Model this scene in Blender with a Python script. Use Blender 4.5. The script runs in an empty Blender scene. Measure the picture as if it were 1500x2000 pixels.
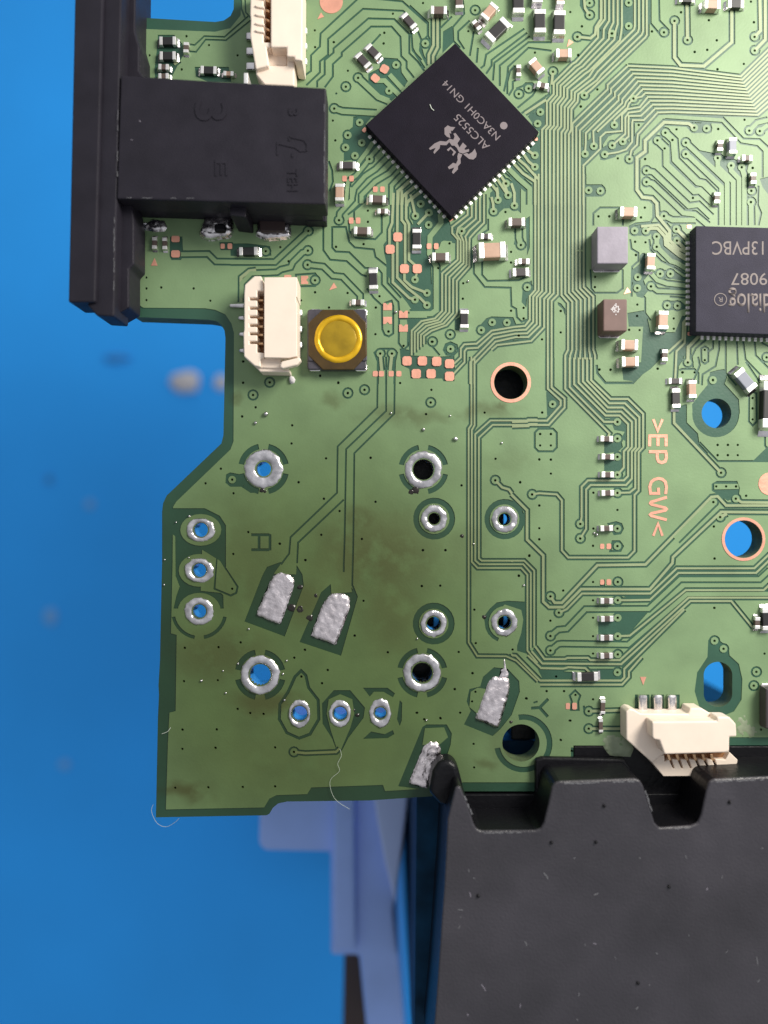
import bpy, bmesh, math, random
import numpy as np
from mathutils import Vector, geometry, noise
random.seed(7)

# ------------------------------------------------------------------ camera, world, light
S = 0.034            # one photo pixel on the board plane is 0.034 mm; one Blender unit is 1 mm
CX, CY, D = 750.0, 1000.0, 1500.0
scene = bpy.context.scene
cam = bpy.data.cameras.new('camera'); cam_o = bpy.data.objects.new('camera', cam)
scene.collection.objects.link(cam_o); scene.camera = cam_o
cam_o.location = (0, 0, D * S)
cam.sensor_fit = 'HORIZONTAL'; cam.sensor_width = 36; cam.lens = 36 * D / 1500
cam.clip_start = 0.5; cam.clip_end = 2000
cam.dof.use_dof = True; cam.dof.focus_distance = (D - 12) * S
cam.dof.aperture_fstop = cam.lens * 1e-3 / (52 * S)

world = bpy.data.worlds.new('World'); scene.world = world; world.use_nodes = True
nt = world.node_tree; bg = nt.nodes['Background']     # dim room, a little brighter on the window side
bg.inputs['Color'].default_value = (0.93, 0.96, 1.0, 1)
tc = nt.nodes.new('ShaderNodeTexCoord'); dt = nt.nodes.new('ShaderNodeVectorMath'); dt.operation = 'DOT_PRODUCT'
nt.links.new(tc.outputs['Generated'], dt.inputs[0]); dt.inputs[1].default_value = (0.60, 0.60, 0.53)
mr = nt.nodes.new('ShaderNodeMapRange'); nt.links.new(dt.outputs['Value'], mr.inputs[0])
mr.inputs[1].default_value = -0.7; mr.inputs[2].default_value = 1.0; mr.inputs[3].default_value = 0.20; mr.inputs[4].default_value = 0.68
nt.links.new(mr.outputs[0], bg.inputs['Strength'])

def area(name, loc, target, size, power, col):
    l = bpy.data.lights.new(name, 'AREA'); l.shape = 'RECTANGLE'; l.size = size[0] * S; l.size_y = size[1] * S
    l.energy = power; l.color = col
    o = bpy.data.objects.new(name, l); scene.collection.objects.link(o)
    o.location = Vector(loc) * S
    o.rotation_euler = (Vector(target) * S - o.location).to_track_quat('-Z', 'Y').to_euler()
    return o
area('window_light', (1650, 1350, 1550), (200, 0, 0), (1000, 900), 108000, (1.0, 0.95, 0.85))

vs = scene.view_settings
vs.view_transform = 'Standard'; vs.look = 'None'; vs.exposure = 0.0; vs.gamma = 1.0; vs.use_curve_mapping = False
scene.cycles.use_denoising = True
scene.cycles.max_bounces = 6

# ------------------------------------------------------------------ materials
MATS = {}
def mat(name, col, rough=0.5, metal=0.0, spec=0.5, bump=0.0, bscale=8.0, var=0.0, vscale=1.0, trans=0.0, coat=0.0, rvar=0.0):
    m = bpy.data.materials.new(name); m.use_nodes = True; nt = m.node_tree; b = nt.nodes['Principled BSDF']
    b.inputs['Base Color'].default_value = (*col, 1); b.inputs['Roughness'].default_value = rough
    b.inputs['Metallic'].default_value = metal; b.inputs['Specular IOR Level'].default_value = spec
    b.inputs['Transmission Weight'].default_value = trans; b.inputs['Coat Weight'].default_value = coat
    if bump or var or rvar:
        g = nt.nodes.new('ShaderNodeNewGeometry')
        if var:
            n = nt.nodes.new('ShaderNodeTexNoise'); n.inputs['Scale'].default_value = vscale; n.inputs['Detail'].default_value = 5
            nt.links.new(g.outputs['Position'], n.inputs['Vector'])
            r = nt.nodes.new('ShaderNodeMapRange'); r.inputs[1].default_value = 0.3; r.inputs[2].default_value = 0.7
            r.inputs[3].default_value = 1 - var; r.inputs[4].default_value = 1 + var
            nt.links.new(n.outputs['Fac'], r.inputs[0])
            mx = nt.nodes.new('ShaderNodeVectorMath'); mx.operation = 'SCALE'; mx.inputs[0].default_value = col
            nt.links.new(r.outputs[0], mx.inputs['Scale']); nt.links.new(mx.outputs[0], b.inputs['Base Color'])
        if rvar:
            n3 = nt.nodes.new('ShaderNodeTexNoise'); n3.inputs['Scale'].default_value = vscale * 2; n3.inputs['Detail'].default_value = 6
            nt.links.new(g.outputs['Position'], n3.inputs['Vector'])
            r3 = nt.nodes.new('ShaderNodeMapRange'); r3.inputs[1].default_value = 0.3; r3.inputs[2].default_value = 0.7
            r3.inputs[3].default_value = max(.05, rough - rvar); r3.inputs[4].default_value = rough + rvar
            nt.links.new(n3.outputs['Fac'], r3.inputs[0]); nt.links.new(r3.outputs[0], b.inputs['Roughness'])
        if bump:
            n2 = nt.nodes.new('ShaderNodeTexNoise'); n2.inputs['Scale'].default_value = bscale; n2.inputs['Detail'].default_value = 4
            nt.links.new(g.outputs['Position'], n2.inputs['Vector'])
            bm_ = nt.nodes.new('ShaderNodeBump'); bm_.inputs['Strength'].default_value = bump; bm_.inputs['Distance'].default_value = 0.1
            nt.links.new(n2.outputs['Fac'], bm_.inputs['Height']); nt.links.new(bm_.outputs[0], b.inputs['Normal'])
    MATS[name] = m
    return m

# flux stains burnt into the board: photo x, y, radius x, radius y, strength
STAINS = [(735, 1085, 165, 125, .62), (705, 1015, 60, 40, .6), (765, 1190, 80, 130, .45), (600, 1175, 75, 60, .55), (430, 1275, 150, 75, .5),
          (520, 1375, 95, 30, .7), (360, 1545, 80, 30, .75), (800, 812, 120, 22, .45), (930, 803, 100, 20, .5), (975, 795, 25, 14, .6), (480, 1100, 150, 160, .3),
          (650, 780, 30, 20, .45), (460, 775, 18, 14, .5), (950, 1490, 26, 16, .45), (985, 1440, 40, 60, .25), (560, 1480, 260, 120, .22), (900, 1080, 60, 80, .2), (1000, 900, 70, 40, .2)]
def mask_mat(name, col, rough, stain_col, amount, spec=0.5, cloud=None, cloud_amt=0.0):
    m = mat(name, col, rough, spec=spec, bump=0.08, bscale=6.0)
    nt = m.node_tree; N = nt.nodes; L = nt.links; b = N['Principled BSDF']
    g = N.new('ShaderNodeNewGeometry')
    tot = None
    warp = N.new('ShaderNodeTexNoise'); warp.inputs['Scale'].default_value = 0.55; warp.inputs['Detail'].default_value = 4
    L.new(g.outputs['Position'], warp.inputs['Vector'])
    wv = N.new('ShaderNodeVectorMath'); wv.operation = 'MULTIPLY_ADD'
    L.new(warp.outputs['Color'], wv.inputs[0]); wv.inputs[1].default_value = (1.7, 1.7, 0)
    ad = N.new('ShaderNodeVectorMath'); ad.operation = 'SUBTRACT'; L.new(g.outputs['Position'], ad.inputs[0]); ad.inputs[1].default_value = (.85, .85, 0)
    L.new(ad.outputs[0], wv.inputs[2])
    for (x, y, rx, ry, st) in STAINS:
        s = N.new('ShaderNodeVectorMath'); s.operation = 'SUBTRACT'; L.new(wv.outputs[0], s.inputs[0]); s.inputs[1].default_value = ((x - CX) * S, (CY - y) * S, 0)
        t = N.new('ShaderNodeVectorMath'); t.operation = 'MULTIPLY'; L.new(s.outputs[0], t.inputs[0]); t.inputs[1].default_value = (1 / (rx * S), 1 / (ry * S), 0)
        ln = N.new('ShaderNodeVectorMath'); ln.operation = 'LENGTH'; L.new(t.outputs[0], ln.inputs[0])
        r = N.new('ShaderNodeMapRange'); r.interpolation_type = 'SMOOTHSTEP'; L.new(ln.outputs['Value'], r.inputs[0])
        r.inputs[1].default_value = 0.15; r.inputs[2].default_value = 1.15; r.inputs[3].default_value = st; r.inputs[4].default_value = 0
        if tot is None: tot = r.outputs[0]
        else:
            a = N.new('ShaderNodeMath'); a.operation = 'MAXIMUM'; L.new(tot, a.inputs[0]); L.new(r.outputs[0], a.inputs[1]); tot = a.outputs[0]
    n = N.new('ShaderNodeTexNoise'); n.inputs['Scale'].default_value = 0.5; n.inputs['Detail'].default_value = 7; n.inputs['Roughness'].default_value = 0.55
    L.new(g.outputs['Position'], n.inputs['Vector'])
    nr = N.new('ShaderNodeMapRange'); L.new(n.outputs['Fac'], nr.inputs[0]); nr.inputs[1].default_value = 0.3; nr.inputs[2].default_value = 0.50
    mu = N.new('ShaderNodeMath'); mu.operation = 'MULTIPLY'; L.new(tot, mu.inputs[0]); L.new(nr.outputs[0], mu.inputs[1])
    m2 = N.new('ShaderNodeMath'); m2.operation = 'MULTIPLY'; L.new(mu.outputs[0], m2.inputs[0]); m2.inputs[1].default_value = amount
    # thin flux film over the reworked corner: greyer, more olive resist
    s = N.new('ShaderNodeVectorMath'); s.operation = 'SUBTRACT'; L.new(wv.outputs[0], s.inputs[0]); s.inputs[1].default_value = ((600 - CX) * S, (CY - 1300) * S, 0)
    t = N.new('ShaderNodeVectorMath'); t.operation = 'MULTIPLY'; L.new(s.outputs[0], t.inputs[0]); t.inputs[1].default_value = (1 / (620 * S), 1 / (640 * S), 0)
    ln = N.new('ShaderNodeVectorMath'); ln.operation = 'LENGTH'; L.new(t.outputs[0], ln.inputs[0])
    fr = N.new('ShaderNodeMapRange'); fr.interpolation_type = 'SMOOTHSTEP'; L.new(ln.outputs['Value'], fr.inputs[0])
    fr.inputs[1].default_value = 0.3; fr.inputs[2].default_value = 1.15; fr.inputs[3].default_value = 1; fr.inputs[4].default_value = 0
    mx0 = N.new('ShaderNodeMix'); mx0.data_type = 'RGBA'; L.new(fr.outputs[0], mx0.inputs['Factor'])
    mx0.inputs[6].default_value = (*col, 1); mx0.inputs[7].default_value = (col[0] * .44, col[1] * .45, col[2] * .29, 1)
    # slight cloudy variation of the lacquer
    n2 = N.new('ShaderNodeTexNoise'); n2.inputs['Scale'].default_value = 0.33; n2.inputs['Detail'].default_value = 3
    L.new(g.outputs['Position'], n2.inputs['Vector'])
    r2 = N.new('ShaderNodeMapRange'); L.new(n2.outputs['Fac'], r2.inputs[0]); r2.inputs[1].default_value = .3; r2.inputs[2].default_value = .7; r2.inputs[3].default_value = .88; r2.inputs[4].default_value = 1.1
    sc = N.new('ShaderNodeVectorMath'); sc.operation = 'SCALE'; L.new(mx0.outputs[2], sc.inputs[0]); L.new(r2.outputs[0], sc.inputs['Scale'])
    mx = N.new('ShaderNodeMix'); mx.data_type = 'RGBA'; L.new(m2.outputs[0], mx.inputs['Factor']); L.new(sc.outputs[0], mx.inputs[6]); mx.inputs[7].default_value = (*stain_col, 1)
    L.new(mx.outputs[2], b.inputs['Base Color'])
    return m

M_POUR = mask_mat('green_solder_mask', (0.190, 0.290, 0.150), 0.47, (0.050, 0.048, 0.011), 1.0, spec=.36)
M_TRACE = mask_mat('masked_trace', (0.270, 0.330, 0.185), 0.44, (0.09, 0.085, 0.025), 0.8, spec=.4)
M_GAP = mask_mat('bare_laminate_mask', (0.032, 0.094, 0.062), 0.44, (0.02, 0.03, 0.008), 0.8, spec=.4)
M_DRILL = mat('drill_dark', (0.008, 0.018, 0.012), 0.5)
M_EDGE = mat('laminate_edge', (0.075, 0.10, 0.035), 0.7, var=.3, vscale=2)
M_COPPER = mat('bare_copper', (0.83, 0.40, 0.29), 0.40, metal=0.5, bump=.12, bscale=4, var=.10, vscale=1.2)
M_SOLDER = mat('solder', (0.72, 0.69, 0.71), 0.24, metal=1.0, bump=0.4, bscale=2.0, rvar=.12, var=.30, vscale=1.6)
M_SOLDER2 = mat('rough_solder', (0.86, 0.78, 0.80), 0.28, metal=1.0, bump=0.28, bscale=8, rvar=.12, var=.2, vscale=1.6)
M_TIN = mat('tin_terminal', (0.93, 0.91, 0.90), 0.42, metal=0.75, bump=.15, bscale=5)
M_RES = mat('resistor_black', (0.018, 0.017, 0.019), 0.45)
M_RESB = mat('component_charcoal', (0.05, 0.042, 0.045), 0.5)
M_CAP = mat('ceramic_tan', (0.46, 0.30, 0.22), 0.5, var=.08, vscale=2)
M_CAPB = mat('ceramic_brown', (0.10, 0.072, 0.062), 0.5)
M_CAPG = mat('ceramic_grey', (0.22, 0.235, 0.29), 0.5)
M_CHIP = mat('chip_epoxy', (0.0115, 0.0095, 0.0160), 0.6, spec=.08, bump=0.25, bscale=22, var=.12, vscale=.8)
M_CHIP2 = mat('chip_epoxy_grey', (0.036, 0.034, 0.052), 0.6, spec=.12, bump=0.25, bscale=22, var=.1, vscale=.8)
M_PRINT = mat('laser_print', (0.20, 0.168, 0.18), 0.7)
M_PRINT2 = mat('laser_print_tan', (0.20, 0.17, 0.165), 0.7)
M_JACK = mat('jack_black', (0.019, 0.017, 0.025), 0.5, spec=.2, bump=0.2, bscale=14, var=.15, vscale=.5, rvar=.06)
M_IVORY = mat('ivory_plastic', (0.86, 0.73, 0.62), 0.5, bump=.05, bscale=4, var=.04, vscale=.6)
M_AMBER = mat('contact_channel', (0.34, 0.165, 0.07), 0.5, var=.2, vscale=2)
M_GOLD = mat('gold_contact', (0.85, 0.55, 0.32), 0.3, metal=.8)
M_FILM = mat('amber_film', (0.060, 0.034, 0.006), 0.25, var=.25, vscale=1.2)
M_DOME = mat('amber_dome', (0.74, 0.44, 0.012), 0.22, metal=.4, bump=.08, bscale=2, var=.12, vscale=1.1)
M_SWITCH = mat('switch_base', (0.05, 0.046, 0.06), 0.45, var=.2, vscale=3)
M_FERRITE = mat('ferrite_grey', (0.27, 0.245, 0.30), 0.6, bump=.15, bscale=4, var=.1, vscale=1)
M_FERRB = mat('ferrite_brown', (0.145, 0.088, 0.078), 0.6, var=.12, vscale=1.2)
M_PANELLIT = mat('black_panel_lit', (0.036, 0.033, 0.042), 0.38, spec=.6, bump=.3, bscale=6, var=.25, vscale=.22, rvar=.10)  # lighter copy of the cover plastic, carries the sheen of its top
M_GLOSSB = mat('black_gloss', (0.006, 0.006, 0.008), 0.38, spec=.22, bump=.3, bscale=3)
M_MAT = mat('blue_silicone', (0.022, 0.37, 1.0), 0.6, spec=.3, var=.07, vscale=.03, bump=.05, bscale=1)
M_BRACK = mat('lavender_plastic', (0.29, 0.45, 0.92), 0.4, var=.16, vscale=.10)
M_DBLUE = mat('black_blue_reflection', (0.004, 0.032, 0.075), 0.55, spec=.12, bump=.3, bscale=1.2, var=.4, vscale=.5)  # black flank with the reflected blue of the mat put into its colour
M_BROWN = mat('dark_brown', (0.035, 0.02, 0.02), 0.5)
M_DUST = mat('pale_dust', (0.64, 0.61, 0.62), 0.8)
M_DUSTD = mat('grey_dust', (0.035, 0.25, 0.66), 0.8)
M_FIBRE = mat('fibre', (0.55, 0.60, 0.52), 0.5)
M_DISC = mat('amber_disc', (0.36, 0.235, 0.012), 0.2, metal=.3, var=.2, vscale=.9)
M_DUSTM = mat('blue_grey_dust', (0.14, 0.38, 0.76), 0.8)
M_GLUE = mat('pale_residue', (0.25, 0.30, 0.20), 0.5, var=.15, vscale=1)
M_SCUFF_GLINT = mat('scuff_and_glint', (0.15, 0.15, 0.165), 0.6)  # scratches and wear, also the painted highlights on the cover edges
M_BRACKLIT = mat('lit_lavender_plastic', (0.46, 0.60, 1.0), 0.4, var=.08, vscale=.10)  # brighter copy of the bracket plastic for its lit strip
M_BURN = mat('burnt_flux', (0.015, 0.012, 0.010), 0.18)

# ------------------------------------------------------------------ helpers
COL = scene.collection
def W(x, y, z=0.0): return Vector(((x - CX) * S, (CY - y) * S, z * S))
def un(p, z): k = (D - z) / D; return (CX + (p[0] - CX) * k, CY + (p[1] - CY) * k)   # photo point seen at height z -> plan position
def unp(pts, z): return [un(p, z) for p in pts]
def TL(x0, y0, k): return lambda *pts: [(x0 + p[0] / k, y0 + p[1] / k) for p in pts]
def link(name, me, parent=None, m=None, label=None):
    o = bpy.data.objects.new(name, me); COL.objects.link(o)
    if m is not None and me is not None: me.materials.append(m)
    if parent is not None: o.parent = parent
    if label: o['label'] = label
    return o
def thing(o, label, cat, group=None, kind=None):
    o['label'] = label; o['category'] = cat
    if group: o['group'] = group
    if kind: o['kind'] = kind
    return o
def area2(p): return sum(p[i - 1][0] * p[i][1] - p[i][0] * p[i - 1][1] for i in range(len(p)))
def bev(o, w, seg=2, ang=35):
    b = o.modifiers.new('bevel', 'BEVEL'); b.width = w * S; b.segments = seg; b.limit_method = 'ANGLE'; b.angle_limit = math.radians(ang)
    for p in o.data.polygons: p.use_smooth = False
    return o
def prism(name, poly, z0, z1, m, parent=None, bevel=1.5, seg=2, label=None, view=True, poly0=None):
    """extruded plan polygon; photo points are taken as seen at the top height z1"""
    top = unp(poly, z1) if view else list(poly)
    bot = top if poly0 is None else (unp(poly0, z0) if view else list(poly0))
    if area2(top) > 0: top = top[::-1]; bot = bot[::-1]
    bm = bmesh.new()
    a = [bm.verts.new(W(x, y, z1)) for x, y in top]; b = [bm.verts.new(W(x, y, z0)) for x, y in bot]
    n = len(a); bm.faces.new(a); bm.faces.new(b[::-1])
    for i in range(n): bm.faces.new((a[i], b[i], b[(i + 1) % n], a[(i + 1) % n]))
    bmesh.ops.recalc_face_normals(bm, faces=bm.faces)
    me = bpy.data.meshes.new(name); bm.to_mesh(me); bm.free()
    o = link(name, me, parent, m, label)
    if bevel: bev(o, bevel, seg)
    return o
def box_mesh(name, lx, ly, z0, z1, m):
    bm = bmesh.new(); bmesh.ops.create_cube(bm, size=1)
    for v in bm.verts: v.co = Vector((v.co.x * lx * S, v.co.y * ly * S, (z0 if v.co.z < 0 else z1) * S))
    bmesh.ops.bevel(bm, geom=bm.edges[:], offset=min(lx, ly, z1 - z0) * S * 0.13, segments=2, profile=.6, affect='EDGES')
    me = bpy.data.meshes.new(name); bm.to_mesh(me); bm.free(); me.materials.append(m)
    return me
def place(name, me, x, y, z=0, ang=0, parent=None, label=None, local=False):
    o = link(name, me, parent, None, label)
    o.location = Vector((x * S, -y * S, z * S)) if local else W(x, y, z)
    o.rotation_euler = (0, 0, -math.radians(ang))
    return o
def stroke(pts, w, closed=False):
    P = [Vector((p[0], p[1])) for p in pts]; n = len(P); Lf, Rt = [], []
    for i in range(n):
        if closed: d0 = (P[i] - P[i - 1]).normalized(); d1 = (P[(i + 1) % n] - P[i]).normalized()
        else:
            d0 = (P[i] - P[i - 1]).normalized() if i else None; d1 = (P[i + 1] - P[i]).normalized() if i < n - 1 else None
            d0 = d0 or d1; d1 = d1 or d0
        t = d0 + d1
        if t.length < .3: t = d0
        t.normalize(); nn = Vector((-t.y, t.x)); c = max(.5, nn.dot(Vector((-d0.y, d0.x))))
        Lf.append(P[i] + nn * (w / 2 / c)); Rt.append(P[i] - nn * (w / 2 / c))
    if closed: return [(v.x, v.y) for v in Lf], [(v.x, v.y) for v in Rt]
    return [(v.x, v.y) for v in Lf] + [(v.x, v.y) for v in Rt[::-1]]
def circ(x, y, r, n=12, ry=None, a0=0): return [(x + r * math.cos(a0 + 2 * math.pi * i / n), y + (ry or r) * math.sin(a0 + 2 * math.pi * i / n)) for i in range(n)]
def sector(x, y, r0, r1, a0, a1, n=9, k=1.0):
    A = [math.radians(a0 + (a1 - a0) * i / (n - 1)) for i in range(n)]
    return [(x + r1 * math.cos(a), y + r1 * k * math.sin(a)) for a in A] + [(x + r0 * math.cos(a), y + r0 * k * math.sin(a)) for a in A[::-1]]
def flat(name, poly, z, m, parent=None, h=0.8, label=None, view=False): return prism(name, poly, z - .3, z + h, m, parent, bevel=0, view=view, label=label)
def text_mesh(txt, L, H, m, depth=0.25, bold=0.0):
    c = bpy.data.curves.new('t', 'FONT'); c.body = txt; c.size = 1; c.extrude = 0; c.resolution_u = 4; c.offset = bold
    o = bpy.data.objects.new('t', c); COL.objects.link(o); dg = bpy.context.evaluated_depsgraph_get()
    me = bpy.data.meshes.new_from_object(o.evaluated_get(dg)); bpy.data.objects.remove(o); bpy.data.curves.remove(c)
    bm = bmesh.new(); bm.from_mesh(me); bmesh.ops.remove_doubles(bm, verts=bm.verts, dist=1e-4)
    r = bmesh.ops.extrude_face_region(bm, geom=bm.faces[:])
    up = {v for v in r['geom'] if isinstance(v, bmesh.types.BMVert)}
    xs = [v.co.x for v in bm.verts]; ys = [v.co.y for v in bm.verts]
    mx, my = (min(xs) + max(xs)) / 2, (min(ys) + max(ys)) / 2; kx, ky = L / (max(xs) - min(xs)), H / (max(ys) - min(ys))
    for v in bm.verts: v.co = Vector(((v.co.x - mx) * kx * S, (v.co.y - my) * ky * S, (depth if v in up else 0) * S))
    bmesh.ops.recalc_face_normals(bm, faces=bm.faces)
    bm.to_mesh(me); bm.free(); me.name = 'lettering'; me.materials.clear(); me.materials.append(m)
    return me
def lettering(txt, x, y, L, H, ang, z, m, parent, depth=0.25, bold=0.0, label=None):
    p = un((x, y), z); return place('lettering', text_mesh(txt, L, H, m, depth, bold), p[0], p[1], z + .05, ang, parent, label)

# ------------------------------------------------------------------ surroundings: work mat
ZM = -2000.0
bm = bmesh.new()
N_ = 40
vv = [[bm.verts.new(W(750 + (i - N_ / 2) * 700, 1000 + (j - N_ / 2) * 700, ZM)) for j in range(N_ + 1)] for i in range(N_ + 1)]
for i in range(N_):
    for j in range(N_): bm.faces.new((vv[i][j], vv[i + 1][j], vv[i + 1][j + 1], vv[i][j + 1]))
bmesh.ops.recalc_face_normals(bm, faces=bm.faces)
me = bpy.data.meshes.new('work_mat'); bm.to_mesh(me); bm.free()
work_mat = link('work_mat', me, None, M_MAT)
if work_mat.data.polygons[0].normal.z < 0: work_mat.data.flip_normals()
thing(work_mat, 'plain blue silicone work mat lying under the circuit board', 'mat', kind='structure')

# ------------------------------------------------------------------ circuit board: copper layout
board = bpy.data.objects.new('circuit_board', None); COL.objects.link(board); board.empty_display_size = 1
thing(board, 'green circuit board with chips, soldered parts and desoldered joystick holes', 'circuit board')
T = 42.0                                                # board thickness in photo pixels
ZG, ZD = -1.4, -12.0                                    # height of clearances and of tented via drills below the copper

OUTLINE = [(250, 33), (265, 33), (420, 42), (437, 39), (450, 30), (456, 17), (458, -90), (1590, -90), (1590, 1456), (1120, 1456), (1120, 1546), (900, 1546),
           (840, 1556), (720, 1564), (560, 1566), (543, 1570), (533, 1578), (526, 1590), (520, 1593), (304, 1597), (307, 1450), (308, 1400), (310, 1357), (309, 1340), (312, 1290), (313, 1237), (316, 1100), (316, 1000),
           (318, 983), (325, 968), (432, 866), (436, 850), (440, 660), (438, 645), (432, 634), (423, 627), (405, 624), (265, 619), (252, 611)]
POUR = [(268, 56), (420, 62), (450, 55), (470, 30), (474, -85), (1585, -85), (1585, 1440), (1425, 1440), (1400, 1460), (1115, 1460), (1115, 1528), (905, 1528), (840, 1540), (752, 1545),
        (748, 1533), (608, 1538), (600, 1551), (540, 1553), (526, 1560), (516, 1577), (324, 1581), (328, 1450), (331, 1392), (343, 1389), (345, 1240), (334, 1237), (337, 1100), (338, 990), (344, 980), (450, 878), (456, 862),
        (457, 650), (452, 632), (440, 614), (420, 605), (400, 602), (280, 601), (269, 594), (267, 560), (255, 540), (255, 60)]
HOLES, DRILLS, VOID, COPPER2, GAPS, TRACES, TWID = [], [], [], [], [], [], []
TW, TG = 3.8, 3.7
def via(x, y, r=7.6, g=3.7):
    GAPS.append(circ(x, y, r + g, 12)); COPPER2.append(('via', circ(x, y, r, 10))); DRILLS.append(circ(x, y, 2.7, 7, a0=.3))
def dot(x, y): DRILLS.append(circ(x, y, 2.5 + .4 * ((x * 7 + y * 13) % 1), 6, a0=x))
def tr(pts, w=TW, g=TG):
    GAPS.append(stroke(pts, w + 2 * g)); TRACES.append([stroke(pts, w)]); TWID.append(w)
def gl(pts, w=4.0, closed=False):
    if closed:
        a, b = stroke(pts, w, True); n = len(a)
        for i in range(n): GAPS.append([a[i], a[(i + 1) % n], b[(i + 1) % n], b[i]])
    else: GAPS.append(stroke(pts, w))
def bundle(A, B, n, w=TW, g=TG):
    for k in range(n):
        f = k / (n - 1) if n > 1 else 0
        tr([(a[0] + (b[0] - a[0]) * f, a[1] + (b[1] - a[1]) * f) for a, b in zip(A, B)], w, g)
def layout(x0, y0, k, txt):
    """each line: t[width] trace, g[width] clearance line, p clearance area, c copper area, v vias, d tented via dots; * ends in a via"""
    for ln in txt.strip().splitlines():
        ln = ln.strip()
        if not ln: continue
        op, *ps = ln.split()
        pts = []
        for q in ps:
            star = q.endswith('*'); a, b = q.rstrip('*').split(',')
            p = (x0 + float(a) / k, y0 + float(b) / k); pts.append(p)
            if star: via(*p)
        w = float(op[1:]) if len(op) > 1 else None
        o = op[0]
        if o == 't': tr(pts, w or TW)
        elif o == 'g': gl(pts, w or 4.0)
        elif o == 'o': gl(pts, w or 4.0, True)
        elif o == 'p': VOID.append(pts)
        elif o == 'c': COPPER2.append(('c', pts))
        elif o == 'v': [via(*p) for p in pts]
        elif o == 'd': [dot(*p) for p in pts]

layout(100, 0, 3.75, """
g3.5 1460,150 1280,295 1130,290 1060,380 1000,375
g3.5 1445,118 1270,270 1120,265 1050,330 1000,322
g3.5 1392,0 1392,60 1420,130
g3 1420,0 1425,90 1460,130
d 990,265 1155,330 955,508 720,405 1365,405
p 780,255 900,255 960,320 970,400 930,470 870,590 760,590 755,500 770,380
p 1050,490 1300,490 1320,600 1150,600 1060,560
t5 900,470 940,440
""")
layout(450, 0, 3.75, """
g 945,-20 660,245 655,340 590,405 590,520 510,577 470,577
g 1270,80 970,65 715,285 715,400 655,450 655,530 555,625
g 1010,135 755,355 755,385 690,440 690,545 635,595 635,640
g 1030,195 815,385 815,410 750,470 750,560 690,640
g 960,-20 1260,10 1445,175 1445,260 1390,320 1410,400 1440,470
g 1005,135 1200,140 1310,250 1310,390 1370,450 1420,520
g 1025,195 1180,195 1245,270 1250,410 1290,450 1290,500 1345,570
g 1270,80 1320,200 1335,370 1400,440
p 1100,420 1225,428 1250,475 1255,530 1300,595 1270,640 1230,690 1180,740 1110,690 1010,610 1010,540 1090,500
t9 1165,545 1260,650
t9 1060,590 1130,590 1240,700
v 1213,475 1162,665 845,635 947,897 860,990 843,1080 962,1045 912,1140 1018,1165
t11 935,570* 1085,710 1160,740
t10 760,795* 820,815 1070,830
d 618,222 620,345 757,308 1190,100 1127,240 1122,318 860,518 750,883 768,1028
p 900,855 1040,850 990,910 1060,1000 1110,1080 1000,1200 900,1170 830,1180 830,1120 815,1080 830,980 895,930
t8 1045,1040 1000,1110 930,1200
t7 1080,1085 1040,1130 985,1205 920,1285 860,1330 845,1500
t8 1150,1150 1060,1240 985,1290 905,1380 890,1450
t8 1215,1210 1160,1270 1060,1330 960,1430 960,1490
g4 720,1180 745,1250 750,1330 725,1400
t7 1280,1260 1235,1300 1180,1360 1180,1500
t6 1330,1310 1230,1400 1225,1500
t6 1370,1350 1260,1440 1255,1500
t6 1410,1390 1295,1480 1290,1510
g 1000,360 1100,250
g 780,690 770,680
""")
layout(800, 0, 3.75, """
g 0,40 135,165 135,260 150,300
t5 175,100 175,330 140,400 140,470
t5 205,130 205,345 172,410 172,460
g 310,120 215,215 215,350 185,420
p 245,230 310,190 320,310 240,390
v 115,318 480,75 1228,270 1050,525 800,688 872,648 958,820 938,905 918,1137 918,1222 1480,245
d 430,228 98,22 1177,88 1262,193 918,385 1237,402 1253,780
g 10,190 20,350 45,400 110,500
g 60,230 85,290 75,370 130,480
g 390,0 400,100 315,200 320,300 370,350
g 440,150 355,230 355,290 400,360
g 470,230 455,320 440,410
g 500,350 490,460
g 840,210 560,400 545,480 520,500
g 860,240 600,440 600,480 560,540
g 880,265 620,460 610,590
g 1040,310 870,310 660,480 660,630
g 1040,372 870,350 720,490 715,560 690,670
g 770,480 735,520 715,600 715,690
g 790,580 755,600 755,650 725,700
g 780,650 830,630 850,610 900,610 930,650 900,700 790,790
g 1020,560 1020,690 920,760 820,830
g 1000,700 870,860
t5 845,830 1000,730
t5 1050,525 1040,620
p 870,860 960,780 1000,740 1000,900 960,960 940,960
p 860,1090 950,985 958,1330 910,1290 870,1200
t5 918,1137 850,1090
t5 918,1222 870,1180 830,1120
t5 790,1160 850,1210 940,1310
t5 755,1190 830,1270 920,1330 920,1500
t9 715,1225 800,1310 880,1380 880,1500
g 680,1250 770,1330 850,1400
t5 640,1310 700,1400 722,1430*
t5 670,1290 705,1343*
t5 600,1350 640,1400 647,1465*
t11 1250,1830 1250,1840
""")
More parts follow.
